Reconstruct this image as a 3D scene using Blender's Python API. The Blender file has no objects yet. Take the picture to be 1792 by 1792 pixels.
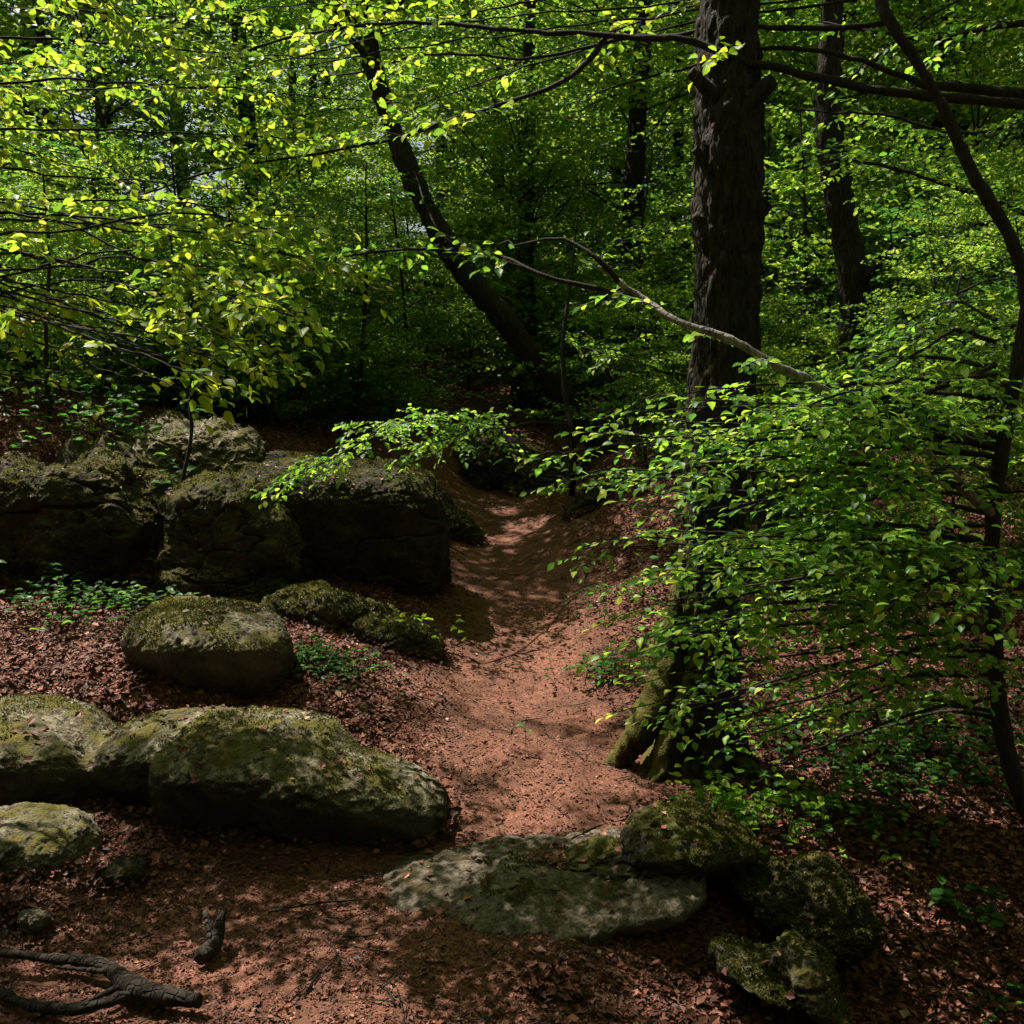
import bpy, math, random
import numpy as np
from mathutils import Vector, Matrix

random.seed(7)
rng = np.random.default_rng(7)
R = math.radians
scene = bpy.context.scene
COL = scene.collection

# ------------------------------------------------------------------ camera, sky, sun
CAM = np.array((0.0, 0.0, 2.0))
F = 1742.0                       # focal length in photo pixels (35 mm on a 36 mm sensor)
PITCH = math.atan(276 / F)       # looking a little down the slope
cam_d = bpy.data.cameras.new('camera'); cam_d.lens = 35; cam_d.sensor_width = 36
cam_d.clip_start = 0.05; cam_d.clip_end = 2000
cam = bpy.data.objects.new('camera', cam_d); COL.objects.link(cam)
cam.location = CAM; cam.rotation_euler = (R(90) - PITCH, 0, 0)
scene.camera = cam

SUN_EL, SUN_AZ = R(61), R(-52)   # behind the wood, to the left
S = np.array((math.sin(SUN_AZ) * math.cos(SUN_EL), math.cos(SUN_AZ) * math.cos(SUN_EL), math.sin(SUN_EL)))
w = bpy.data.worlds.new('World'); scene.world = w; w.use_nodes = True
nt = w.node_tree; nt.nodes.clear()
sky = nt.nodes.new('ShaderNodeTexSky'); sky.sky_type = 'NISHITA'; sky.sun_disc = False
sky.sun_elevation = SUN_EL; sky.sun_rotation = SUN_AZ; sky.air_density = 1.0; sky.dust_density = 3.0
bg = nt.nodes.new('ShaderNodeBackground'); bg.inputs[1].default_value = 0.05
out = nt.nodes.new('ShaderNodeOutputWorld')
hs = nt.nodes.new('ShaderNodeHueSaturation'); hs.inputs['Saturation'].default_value = .6
nt.links.new(sky.outputs[0], hs.inputs['Color']); nt.links.new(hs.outputs[0], bg.inputs[0]); nt.links.new(bg.outputs[0], out.inputs[0])
sl = bpy.data.lights.new('sun', 'SUN'); sl.energy = 5.0; sl.angle = R(0.5); sl.color = (1.0, 0.94, 0.84)
so = bpy.data.objects.new('sun', sl); COL.objects.link(so)
so.rotation_euler = Vector(S).to_track_quat('Z', 'Y').to_euler()
scene.view_settings.view_transform = 'Standard'; scene.view_settings.look = 'None'
scene.view_settings.exposure = 1.15; scene.view_settings.gamma = 1.0
scene.cycles.max_bounces = 7; scene.cycles.diffuse_bounces = 3; scene.cycles.transmission_bounces = 4
scene.cycles.glossy_bounces = 2; scene.cycles.sample_clamp_indirect = 4

# ------------------------------------------------------------------ numpy helpers
cp, sp = math.cos(PITCH), math.sin(PITCH)
def ray(px, py):
    a, b = (px - 896) / F, (896 - py) / F
    v = np.array((a, cp + b * sp, -sp + b * cp))
    return v / v[1]
def P(px, py, d):
    """world point seen at photo pixel (px,py), d metres down the trail"""
    return CAM + ray(px, py) * d
def G(px, py, z):
    v = ray(px, py); return CAM + v * ((z - CAM[2]) / v[2])

def _hash(i, j, k, seed):
    with np.errstate(over='ignore'):
        h = (i.astype(np.uint32) * np.uint32(374761393) + j.astype(np.uint32) * np.uint32(668265263)
             + k.astype(np.uint32) * np.uint32(2147483647) + np.uint32((seed * 974634777) & 0xffffffff))
        h = (h ^ (h >> np.uint32(13))) * np.uint32(1274126177)
        h = (h ^ (h >> np.uint32(16))) * np.uint32(2246822519)
        h = h ^ (h >> np.uint32(15))
    return h.astype(np.float64) / 4294967295.0
def vnoise(p, seed=0):
    p = np.asarray(p, float); f0 = np.floor(p); f = p - f0; f = f * f * (3 - 2 * f)
    i = f0.astype(np.int64)
    r = 0
    for a in (0, 1):
        wa = f[:, 0] if a else 1 - f[:, 0]
        for b in (0, 1):
            wb = f[:, 1] if b else 1 - f[:, 1]
            for c in (0, 1):
                wc = f[:, 2] if c else 1 - f[:, 2]
                r = r + wa * wb * wc * _hash(i[:, 0] + a, i[:, 1] + b, i[:, 2] + c, seed)
    return r * 2 - 1
def fbm(p, octv=4, seed=0, gain=.5):
    p = np.asarray(p, float); s = 0; a = 1
    for o in range(octv):
        s = s + a * vnoise(p * (2.03 ** o) + 17.3 * o, seed + o); a *= gain
    return s

def mesh_np(name, V, faces, mat=None, parent=None, smooth=True, rnd=None, attrs=None, mats=None, midx=None):
    """faces: list of int arrays (n,k). rnd: per-face float"""
    me = bpy.data.meshes.new(name)
    V = np.ascontiguousarray(V, np.float32)
    me.vertices.add(len(V)); me.vertices.foreach_set('co', V.ravel())
    tot = np.concatenate([np.full(len(f), f.shape[1], np.int32) for f in faces])
    loops = np.concatenate([f.ravel() for f in faces]).astype(np.int32)
    me.loops.add(len(loops)); me.loops.foreach_set('vertex_index', loops)
    st = np.zeros(len(tot), np.int32); st[1:] = np.cumsum(tot)[:-1]
    me.polygons.add(len(tot)); me.polygons.foreach_set('loop_start', st); me.polygons.foreach_set('loop_total', tot)
    me.polygons.foreach_set('use_smooth', np.full(len(tot), smooth, bool))
    if rnd is not None:
        a = me.attributes.new('rnd', 'FLOAT', 'FACE'); a.data.foreach_set('value', np.asarray(rnd, np.float32))
    for k, v in (attrs or {}).items():
        a = me.attributes.new(k, 'FLOAT', 'POINT'); a.data.foreach_set('value', np.asarray(v, np.float32))
    me.update(); me.validate()
    if mat: me.materials.append(mat)
    o = bpy.data.objects.new(name, me); COL.objects.link(o)
    if parent: o.parent = parent
    return o
def tag(o, label=None, cat=None, group=None, kind=None):
    if label: o['label'] = label
    if cat: o['category'] = cat
    if group: o['group'] = group
    if kind: o['kind'] = kind
    return o
def empty(name, loc, label, cat, group=None):
    o = bpy.data.objects.new(name, None); COL.objects.link(o); o.location = loc; o.empty_display_size = .1
    return tag(o, label, cat, group)
def shift(parent, V):
    while parent is not None: V = V - np.array(parent.location); parent = parent.parent
    return V

class Buf:
    def __init__(s): s.V = []; s.F = {}; s.n = 0
    def add(s, V, *faces):
        for f in faces: s.F.setdefault(f.shape[1], []).append(f + s.n)
        s.V.append(V); s.n += len(V)
    def build(s, name, mat, parent=None, smooth=True, **k):
        V = np.concatenate(s.V)
        return mesh_np(name, shift(parent, V), [np.concatenate(f) for f in s.F.values()], mat, parent, smooth, **k)

def norm(v): return v / (np.linalg.norm(v, axis=-1, keepdims=True) + 1e-12)
def curve(pts, n):
    """Catmull-Rom through pts"""
    pts = np.asarray(pts, float); m = len(pts)
    if m == 2: 
        t = np.linspace(0, 1, n)[:, None]; return pts[0] * (1 - t) + pts[1] * t
    e = np.vstack([2 * pts[0] - pts[1], pts, 2 * pts[-1] - pts[-2]])
    u = np.linspace(0, m - 1 - 1e-9, n); i = u.astype(int); t = (u - i)[:, None]
    a, b, c, d = e[i], e[i + 1], e[i + 2], e[i + 3]
    return .5 * (2 * b + (c - a) * t + (2 * a - 5 * b + 4 * c - d) * t * t + (3 * b - a - 3 * c + d) * t ** 3)
def tube(buf, pts, rad, sides=6, disp=None, cap=True):
    pts = np.asarray(pts, float); n = len(pts); rad = np.broadcast_to(rad, (n,))
    T = norm(np.gradient(pts, axis=0))
    ref = np.array((0, 0, 1.)) if abs(T[0, 2]) < .8 else np.array((1., 0, 0))
    N = np.empty_like(T); v = ref
    for i in range(n):
        v = v - T[i] * v.dot(T[i]); v = v / (np.linalg.norm(v) + 1e-12); N[i] = v
    B = np.cross(T, N); th = np.linspace(0, 2 * math.pi, sides, endpoint=False)
    D = N[:, None] * np.cos(th)[None, :, None] + B[:, None] * np.sin(th)[None, :, None]
    rr = np.repeat(rad[:, None], sides, 1)
    V = pts[:, None] + D * rr[..., None]
    if disp is not None: V = V + D * disp(V, D, rr)[..., None]
    V = V.reshape(-1, 3)
    i = np.arange(n - 1)[:, None] * sides; j = np.arange(sides)[None]; jn = (j + 1) % sides
    f = np.stack([i + j, i + jn, i + sides + jn, i + sides + j], -1).reshape(-1, 4)
    if cap:
        V = np.vstack([V, pts[0], pts[-1]]); k = n * sides; j = np.arange(sides); jn = (j + 1) % sides
        c = np.vstack([np.stack([jn, j, np.full(sides, k)], 1), np.stack([j + (n - 1) * sides, jn + (n - 1) * sides, np.full(sides, k + 1)], 1)])
        buf.add(V, f, c)
    else: buf.add(V, f)

# leaf templates: (along, across, up)
LT_NEAR = (np.array([(0, 0, 0), (.22, .2, .05), (.5, .32, .08), (.8, .2, .03), (1, 0, -.1), (.8, -.2, .03), (.5, -.32, .08), (.22, -.2, .05), (.35, 0, 0), (.7, 0, -.02)]),
           np.array([(0, 8, 2, 1), (8, 9, 3, 2), (7, 6, 8, 0), (6, 5, 9, 8)]), np.array([(9, 4, 3), (5, 4, 9)]))
LT_FAR = (np.array([(0, 0, 0), (.5, .34, .08), (1, 0, -.05), (.5, -.34, .08)]), None, np.array([(0, 2, 1), (0, 3, 2)]))
def leaves_mesh(name, pos, d, nrm, size, mat, parent, near=True, colr=None):
    T, q, t = LT_NEAR if near else LT_FAR
    d = norm(d); nrm = norm(nrm - d * (nrm * d).sum(1, keepdims=True)); s = np.cross(nrm, d)
    n = len(pos); k = len(T); size = np.broadcast_to(size, (n,))
    curl = rng.uniform(.4, 2.2, n)
    V = pos[:, None] + size[:, None, None] * (d[:, None] * T[None, :, 0, None] + s[:, None] * T[None, :, 1, None] + nrm[:, None] * (T[None, :, 2] * curl[:, None])[..., None])
    V = V.reshape(-1, 3); b = (np.arange(n) * k)[:, None, None]
    r = rng.uniform(0, 1, n) if colr is None else colr
    fs, rn = [], []
    for f in (q, t):
        if f is not None:
            fs.append((b + f[None]).reshape(-1, f.shape[1])); rn.append(np.repeat(r, len(f)))
    return mesh_np(name, shift(parent, V), fs, mat, parent, near, rnd=np.concatenate(rn))

# ------------------------------------------------------------------ materials
def mat_new(name):
    m = bpy.data.materials.new(name); m.use_nodes = True; m.node_tree.nodes.clear(); return m, m.node_tree
class NT:
    def __init__(s, nt): s.t = nt
    def n(s, typ, **k):
        x = s.t.nodes.new('ShaderNode' + typ)
        for a, v in k.items():
            if isinstance(a, str) and a.startswith('i_'): x.inputs[a[2:].replace('_', ' ')].default_value = v
            else: setattr(x, a, v)
        return x
    def l(s, a, b): s.t.links.new(a, b)
    def ramp(s, src, stops, interp='LINEAR'):
        r = s.n('ValToRGB'); r.color_ramp.interpolation = interp; e = r.color_ramp.elements
        while len(e) < len(stops): e.new(.5)
        for q, (p, c) in zip(e, stops): q.position = p; q.color = tuple(c) + (1,) if len(c) == 3 else c
        s.l(src, r.inputs[0]); return r.outputs[0]
    def noise(s, scale, detail=4, vec=None, rough=.55, dist=0):
        x = s.n('TexNoise'); x.inputs['Scale'].default_value = scale; x.inputs['Detail'].default_value = detail
        x.inputs['Roughness'].default_value = rough; x.inputs['Distortion'].default_value = dist
        if vec is not None: s.l(vec, x.inputs['Vector'])
        return x.outputs[0]
    def mix(s, f, a, b, mode='MIX'):
        x = s.n('Mix', data_type='RGBA', blend_type=mode)
        for v, i in ((f, 0), (a, 6), (b, 7)):
            if hasattr(v, 'is_linked') or hasattr(v, 'links'): s.l(v, x.inputs[i])
            else: x.inputs[i].default_value = v if i == 0 else tuple(v) + (1,)
        return x.outputs[2]
    def math(s, op, a, b=None, clamp=False):
        x = s.n('Math', operation=op, use_clamp=clamp)
        for v, i in ((a, 0), (b, 1)):
            if v is None: continue
            if hasattr(v, 'links'): s.l(v, x.inputs[i])
            else: x.inputs[i].default_value = v
        return x.outputs[0]
    def bsdf(s, col, rough=.8, bump=None, strength=.5, dist=.02, spec=.3):
        b = s.n('BsdfPrincipled'); b.inputs['Specular IOR Level'].default_value = spec
        if hasattr(rough, 'links'): s.l(rough, b.inputs['Roughness'])
        else: b.inputs['Roughness'].default_value = rough
        if hasattr(col, 'links'): s.l(col, b.inputs['Base Color'])
        else: b.inputs['Base Color'].default_value = tuple(col) + (1,)
        if bump is not None:
            bp = s.n('Bump'); bp.inputs['Strength'].default_value = strength; bp.inputs['Distance'].default_value = dist
            s.l(bump, bp.inputs['Height']); s.l(bp.outputs[0], b.inputs['Normal'])
        return b.outputs[0]
    def out(s, sh): o = s.n('OutputMaterial'); s.l(sh, o.inputs[0])

def leaf_mat(name, stops, trans, spec=.25, tfac=.55):
    m, t = mat_new(name); N = NT(t)
    a = N.n('Attribute', attribute_name='rnd')
    c = N.ramp(a.outputs['Fac'], stops)
    b = N.bsdf(c, .42, spec=spec)
    tr = N.n('BsdfTranslucent'); hs = N.n('HueSaturation'); hs.inputs['Value'].default_value = trans; hs.inputs['Hue'].default_value = .492; N.l(c, hs.inputs['Color']); N.l(hs.outputs[0], tr.inputs[0])
    mx = N.n('MixShader'); mx.inputs[0].default_value = tfac; N.l(b, mx.inputs[1]); N.l(tr.outputs[0], mx.inputs[2])
    N.out(mx.outputs[0]); return m
M_LEAF = leaf_mat('beech_leaf', [(0, (.04, .13, .016)), (.45, (.11, .25, .022)), (.85, (.22, .34, .03)), (1, (.34, .40, .05))], 2.1)
M_LEAF_TOP = leaf_mat('sunlit_leaf', [(0, (.07, .17, .015)), (.5, (.19, .31, .02)), (.9, (.36, .42, .03)), (1, (.46, .46, .06))], 1.75, tfac=.6)  # yellower leaf copy; sun shining through the upper sprays is put into the colour
M_LEAF_DARK = leaf_mat('shaded_leaf', [(0, (.018, .07, .012)), (.6, (.04, .12, .016)), (1, (.10, .21, .025))], 2.0)  # deep green leaf copy; understory shade is put into the colour
M_LEAF_FAR = leaf_mat('woodland_leaf', [(0, (.04, .12, .015)), (.5, (.115, .21, .022)), (1, (.27, .33, .04))], 2.3)
M_LITTER, t = mat_new('dead_leaf'); N = NT(t)
a = N.n('Attribute', attribute_name='rnd')
N.out(N.bsdf(N.ramp(a.outputs['Fac'], [(0, (.02, .009, .006)), (.3, (.07, .026, .016)), (.6, (.15, .05, .03)), (.88, (.26, .10, .06)), (1, (.42, .27, .19))]), .6, spec=.25))

def bark_mat(name, dark, light, moss=None, moss_amt=0, scale=1.0, strength=.9):
    m, t = mat_new(name); N = NT(t)
    tc = N.n('TexCoord'); mp = N.n('Mapping'); mp.inputs['Scale'].default_value = (1, 1, .22); N.l(tc.outputs['Object'], mp.inputs[0])
    v = N.n('TexVoronoi', feature='DISTANCE_TO_EDGE'); v.inputs['Scale'].default_value = 34 * scale
    nz = N.noise(9, 4, mp.outputs[0]); 
    ad = N.n('VectorMath', operation='ADD'); sc = N.n('VectorMath', operation='SCALE'); sc.inputs['Scale'].default_value = .05
    nn = N.n('TexNoise'); nn.inputs['Scale'].default_value = 14; N.l(mp.outputs[0], nn.inputs[0]); N.l(nn.outputs[1], sc.inputs[0])
    N.l(mp.outputs[0], ad.inputs[0]); N.l(sc.outputs[0], ad.inputs[1]); N.l(ad.outputs[0], v.inputs['Vector'])
    n2 = N.noise(60 * scale, 5, mp.outputs[0])
    h = N.math('ADD', N.math('MINIMUM', N.math('MULTIPLY', v.outputs[0], 4.0), .6), N.math('MULTIPLY', n2, .6))
    col = N.mix(N.ramp(n2, [(.3, (0, 0, 0)), (.7, (1, 1, 1))]), dark, light)
    col = N.mix(N.ramp(v.outputs[0], [(0, (.35,) * 3), (.09, (1, 1, 1))]), (0, 0, 0), col, 'MIX') if False else col
    if moss:
        g = N.n('NewGeometry'); sx = N.n('SeparateXYZ'); N.l(g.outputs['Normal'], sx.inputs[0])
        pz = N.n('SeparateXYZ'); N.l(tc.outputs['Object'], pz.inputs[0])
        f = N.math('ADD', N.math('MULTIPLY', sx.outputs[0], -.55), N.math('MULTIPLY', sx.outputs[2], .8))
        f = N.math('ADD', f, N.math('MULTIPLY', N.math('SUBTRACT', N.noise(7, 5, tc.outputs['Object']), .5), 2.2))
        f = N.math('ADD', f, N.math('MULTIPLY', pz.outputs[2], -.28))
        f = N.ramp(N.math('ADD', f, moss_amt), [(.35, (0, 0, 0)), (.6, (1, 1, 1))])
        mc = N.ramp(N.noise(60, 3, tc.outputs['Object']), [(.3, tuple(x * .5 for x in moss)), (.7, moss)])
        col = N.mix(f, col, mc)
        h = N.mix(N.math('MULTIPLY', f, .8), h, N.noise(120, 4, tc.outputs['Object']))
    N.out(N.bsdf(col, .85, h, strength, .012, .2)); return m
M_OAK = bark_mat('ridged_bark', (.009, .007, .005), (.04, .03, .02), (.115, .10, .02), .2)
M_BARK = bark_mat('dark_bark', (.012, .009, .007), (.045, .034, .024))
M_BEECH = bark_mat('smooth_bark', (.02, .017, .014), (.07, .06, .05), scale=.6, strength=.4)
M_DEAD = bark_mat('silver_bark', (.07, .055, .048), (.33, .29, .26), scale=.8, strength=.5)
M_TWIG = bark_mat('twig_bark', (.012, .009, .007), (.04, .03, .022), scale=2, strength=.3)

def rock_mat(name, stone, stone2, moss, amt, lichen=(.42, .42, .34), lichen_light=.5):
    m, t = mat_new(name); N = NT(t)
    tc = N.n('TexCoord'); o = tc.outputs['Object']; g = N.n('NewGeometry'); sx = N.n('SeparateXYZ'); N.l(g.outputs['Normal'], sx.inputs[0])
    n1 = N.noise(5, 6, o, .6); n2 = N.noise(32, 6, o, .65); n3 = N.noise(120, 4, o, .6)
    col = N.mix(N.ramp(n1, [(.35, (0, 0, 0)), (.65, (1, 1, 1))]), stone, stone2)
    upf = N.ramp(sx.outputs[2], [(.15, (0, 0, 0)), (.6, (1, 1, 1))])
    col = N.mix(N.math('MULTIPLY', upf, N.ramp(n2, [(.40, (0, 0, 0)), (.6, (lichen_light,) * 3)])), col, lichen)  # lichen on upward faces only, painting tops lit and steep fronts shaded
    col = N.mix(N.ramp(n3, [(.3, (.75,) * 3), (.5, (0, 0, 0))]), col, tuple(x * .35 for x in stone))
    up = N.math('MULTIPLY', N.math('SUBTRACT', sx.outputs[2], .25), .9)
    f = N.math('ADD', N.math('ADD', up, N.math('MULTIPLY', N.math('SUBTRACT', n1, .5), 2.6)), N.math('MULTIPLY', N.math('SUBTRACT', n2, .5), 1.2))
    f = N.ramp(N.math('ADD', f, amt), [(.38, (0, 0, 0)), (.62, (1, 1, 1))])
    mc = N.ramp(N.noise(90, 4, o, .7), [(.3, tuple(x * .45 for x in moss)), (.7, moss)])
    mc = N.mix(N.ramp(N.noise(11, 4, o), [(.45, (0, 0, 0)), (.7, (.6,) * 3)]), mc, (.13, .08, .03))
    col = N.mix(f, col, mc)
    h = N.math('ADD', N.math('ADD', N.math('MULTIPLY', n2, 1.0), N.math('MULTIPLY', n3, .35)), N.math('MULTIPLY', N.math('MULTIPLY', f, N.noise(160, 3, o)), .5))
    N.out(N.bsdf(col, .9, h, .9, .02, .15)); return m
M_ROCK = rock_mat('mossy_stone', (.035, .027, .018), (.095, .078, .05), (.15, .135, .03), -.1, (.36, .31, .21), .85)  # moss and lichen warmed and brightened so the tops look sunlit
M_ROCK_MOSS = rock_mat('thick_moss_stone', (.022, .017, .012), (.06, .05, .034), (.075, .08, .016), .12, (.24, .21, .15))
M_ROCK_PALE = rock_mat('pale_stone', (.055, .042, .031), (.12, .092, .068), (.06, .052, .02), -.4, (.26, .215, .16), .6)
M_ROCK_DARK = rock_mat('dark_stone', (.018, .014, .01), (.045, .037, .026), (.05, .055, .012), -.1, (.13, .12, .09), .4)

# ------------------------------------------------------------------ terrain
ctrl = [G(0, 1792, 0), G(450, 1792, 0), G(900, 1792, -.02), G(0, 1600, .03), G(300, 1600, 0), G(700, 1600, 0), G(0, 1500, .05), G(400, 1500, .02),
        G(800, 1480, 0), G(950, 1480, 0), G(1000, 1380, .02), G(720, 1340, .04), G(850, 1250, .02), G(1000, 1250, .02), G(850, 1150, .03), G(1030, 1150, .05),
        G(600, 1270, .14), G(500, 1220, .22), G(250, 1200, .33), G(0, 1220, .30), G(0, 1150, .38), G(130, 1110, .42), G(560, 1120, .28), G(700, 1150, .14),
        G(300, 1080, .45), G(60, 1050, .48),
        G(900, 1060, .09), G(900, 1000, .17), G(890, 930, .30), G(880, 890, .40), G(800, 830, .58), G(785, 780, .85), G(770, 760, 1.02),
        G(1100, 1080, .18), G(1080, 980, .34), G(1000, 930, .42),
        G(1180, 1380, .02), G(1250, 1350, 0), G(1350, 1300, .0), G(1500, 1400, -.08), G(1400, 1500, -.14), G(1150, 1650, -.12), G(1250, 1790, -.25),
        G(1500, 1650, -.28), G(1550, 1792, -.42), G(1792, 1792, -.42), G(1792, 1600, -.25), G(1792, 1450, -.05), G(1700, 1300, .05), G(1792, 1150, .3),
        G(1500, 1100, .3), G(1350, 1000, .4), G(1200, 900, .7), G(1500, 900, .8), G(1792, 900, .9),
        P(1050, 800, 12), P(1350, 700, 11), P(1650, 760, 10), P(1500, 690, 14),
        P(200, 790, 7.6), P(0, 760, 7.2), P(400, 800, 8.5), P(600, 800, 10), P(650, 740, 12.5), P(300, 720, 10.5), P(0, 700, 10),
        (-4, 15, 1.55), (0, 17, 1.5), (4, 16, 1.4), (9, 16, 1.6), (-9, 16, 2.0), (-12, 8, 2.0), (-7, 4, .9), (-6, 1, .5), (8, 4, .1), (7, 0, -.6), (12, 8, 1.2),
        (0, -1, .1), (0, -6, .3), (-8, -6, .6), (8, -6, -.6), (-16, 26, 3.4), (0, 26, 3.0), (16, 26, 3.1), (0, 42, 5.4), (-30, 42, 5.8), (30, 42, 5.4), (-30, 10, 3), (30, 10, 1.5), (30, -12, -1), (-30, -12, 1.5)]
ctrl += [(x, y, z) for x in (-2.6, -2.0, -1.4, -.9, -.5) for y, z in ((3.9, .0), (4.3, -.02))] + [(-1.25, 4.95, .10), (-1.6, 5.1, .25), (-1.2, 6.6, .28), (-.8, 6.8, .28), (-1.8, 6.6, .36), (-2.6, 6.3, .42), (-3.2, 6.3, .45), (-2.0, 6.4, .40)]
ctrl = [q for q in ctrl if not (-2.7 < q[0] < -.6 and 4.45 < q[1] < 4.75)]
ctrl = np.array(ctrl, float)
def _phi(r2): return .5 * r2 * np.log(r2 + 1e-9)
_n = len(ctrl); A = np.zeros((_n + 3, _n + 3))
_d2 = ((ctrl[:, None, :2] - ctrl[None, :, :2]) ** 2).sum(-1)
A[:_n, :_n] = _phi(_d2) + np.eye(_n) * .02; A[:_n, _n] = 1; A[:_n, _n + 1:] = ctrl[:, :2]; A[_n, :_n] = 1; A[_n + 1:, :_n] = ctrl[:, :2].T
_w = np.linalg.solve(A, np.concatenate([ctrl[:, 2], np.zeros(3)]))
path_pts = curve([P(150, 1900, 2.4), G(450, 1750, 0), G(640, 1600, 0), G(900, 1480, 0), G(960, 1350, 0), G(920, 1200, 0), G(925, 1100, .06), G(900, 1000, .17), G(890, 930, .30), G(850, 880, .4), G(795, 830, .58), G(780, 780, .85), G(700, 740, 1.2)], 160)[:, :2]
path_w = np.interp(np.linspace(0, 1, 160), [0, .2, .3, .5, .7, 1], [1.3, .8, .68, .62, .66, .6])
def path_mask(x, y):
    q = np.stack([x, y], -1); best = np.full(len(q), 9.)
    for k in range(0, 160, 2):
        best = np.minimum(best, np.hypot(q[:, 0] - path_pts[k, 0], q[:, 1] - path_pts[k, 1]) / path_w[k])
    return np.clip(1.5 - best, 0, 1)
def height(x, y, detail=True):
    x = np.atleast_1d(np.asarray(x, float)); y = np.atleast_1d(np.asarray(y, float))
    cx, cy = np.clip(x, -32, 32), np.clip(y, -14, 46)
    z = np.zeros(len(x))
    for s in range(0, len(x), 40000):
        e = slice(s, s + 40000)
        r2 = (cx[e, None] - ctrl[None, :, 0]) ** 2 + (cy[e, None] - ctrl[None, :, 1]) ** 2
        z[e] = _phi(r2) @ _w[:_n] + _w[_n] + cx[e] * _w[_n + 1] + cy[e] * _w[_n + 2]
    if detail:
        q = np.stack([x, y, np.zeros(len(x))], -1)
        z = z + .035 * fbm(q * 1.7, 3, 3) + .012 * fbm(q * 9, 3, 9)
    return z
def gz(x, y): return float(height(x, y)[0])
def gp(px, py):
    v = ray(px, py); d = np.linspace(1.5, 40, 1600)
    p = CAM + v * d[:, None]; h = height(p[:, 0], p[:, 1]); k = np.argmax(p[:, 2] < h)
    return p[k] if k else p[-1]

n = 620
u = np.linspace(-1, 1, n); ax = np.sinh(u * 5.2) / np.sinh(5.2)
X, Y = np.meshgrid(ax * 320, ax * 320 + 5.2)
X, Y = X.ravel(), Y.ravel(); Z = height(X, Y)
ii = np.arange(n - 1)[:, None] * n + np.arange(n - 1)[None]; ii = ii.ravel()
gf = np.stack([ii, ii + 1, ii + n + 1, ii + n], 1)
pm = path_mask(X, Y)
Z -= .03 * pm
M_GROUND, t = mat_new('forest_soil'); N = NT(t)
tc = N.n('TexCoord'); o = tc.outputs['Object']; at = N.n('Attribute', attribute_name='trod')
n1 = N.noise(2.2, 5, o); n2 = N.noise(28, 6, o, .7); n3 = N.noise(140, 3, o, .7)
vo = N.n('TexVoronoi'); vo.inputs['Scale'].default_value = 42; N.l(o, vo.inputs['Vector']); sv = N.n('SeparateColor'); N.l(vo.outputs['Color'], sv.inputs[0])
lit = N.ramp(sv.outputs[0], [(0, (.03, .014, .01)), (.4, (.10, .036, .022)), (.8, (.20, .075, .045)), (1, (.36, .2, .14))])
soil = N.ramp(n2, [(.3, (.08, .030, .018)), (.55, (.195, .075, .045)), (.75, (.31, .145, .095))])
soil = N.mix(N.ramp(n3, [(.56, (0, 0, 0)), (.68, (.55,) * 3)]), soil, (.45, .27, .2))
soil = N.mix(N.ramp(n1, [(.38, (.75,) * 3), (.6, (0, 0, 0))]), soil, (.085, .038, .024))
f = N.ramp(N.math('ADD', at.outputs['Fac'], N.math('MULTIPLY', N.math('SUBTRACT', n2, .5), .9)), [(.25, (0, 0, 0)), (.6, (1, 1, 1))])
h = N.math('ADD', n2, N.math('MULTIPLY', N.math('ADD', sv.outputs[0], n3), .4))
N.out(N.bsdf(N.mix(f, lit, soil), .85, h, .7, .02, .2))
ground = mesh_np('ground', np.stack([X, Y, Z], 1), [gf], M_GROUND, attrs={'trod': pm * np.interp(Y, [6.5, 9], [1, .55])}); tag(ground, kind='structure')

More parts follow.
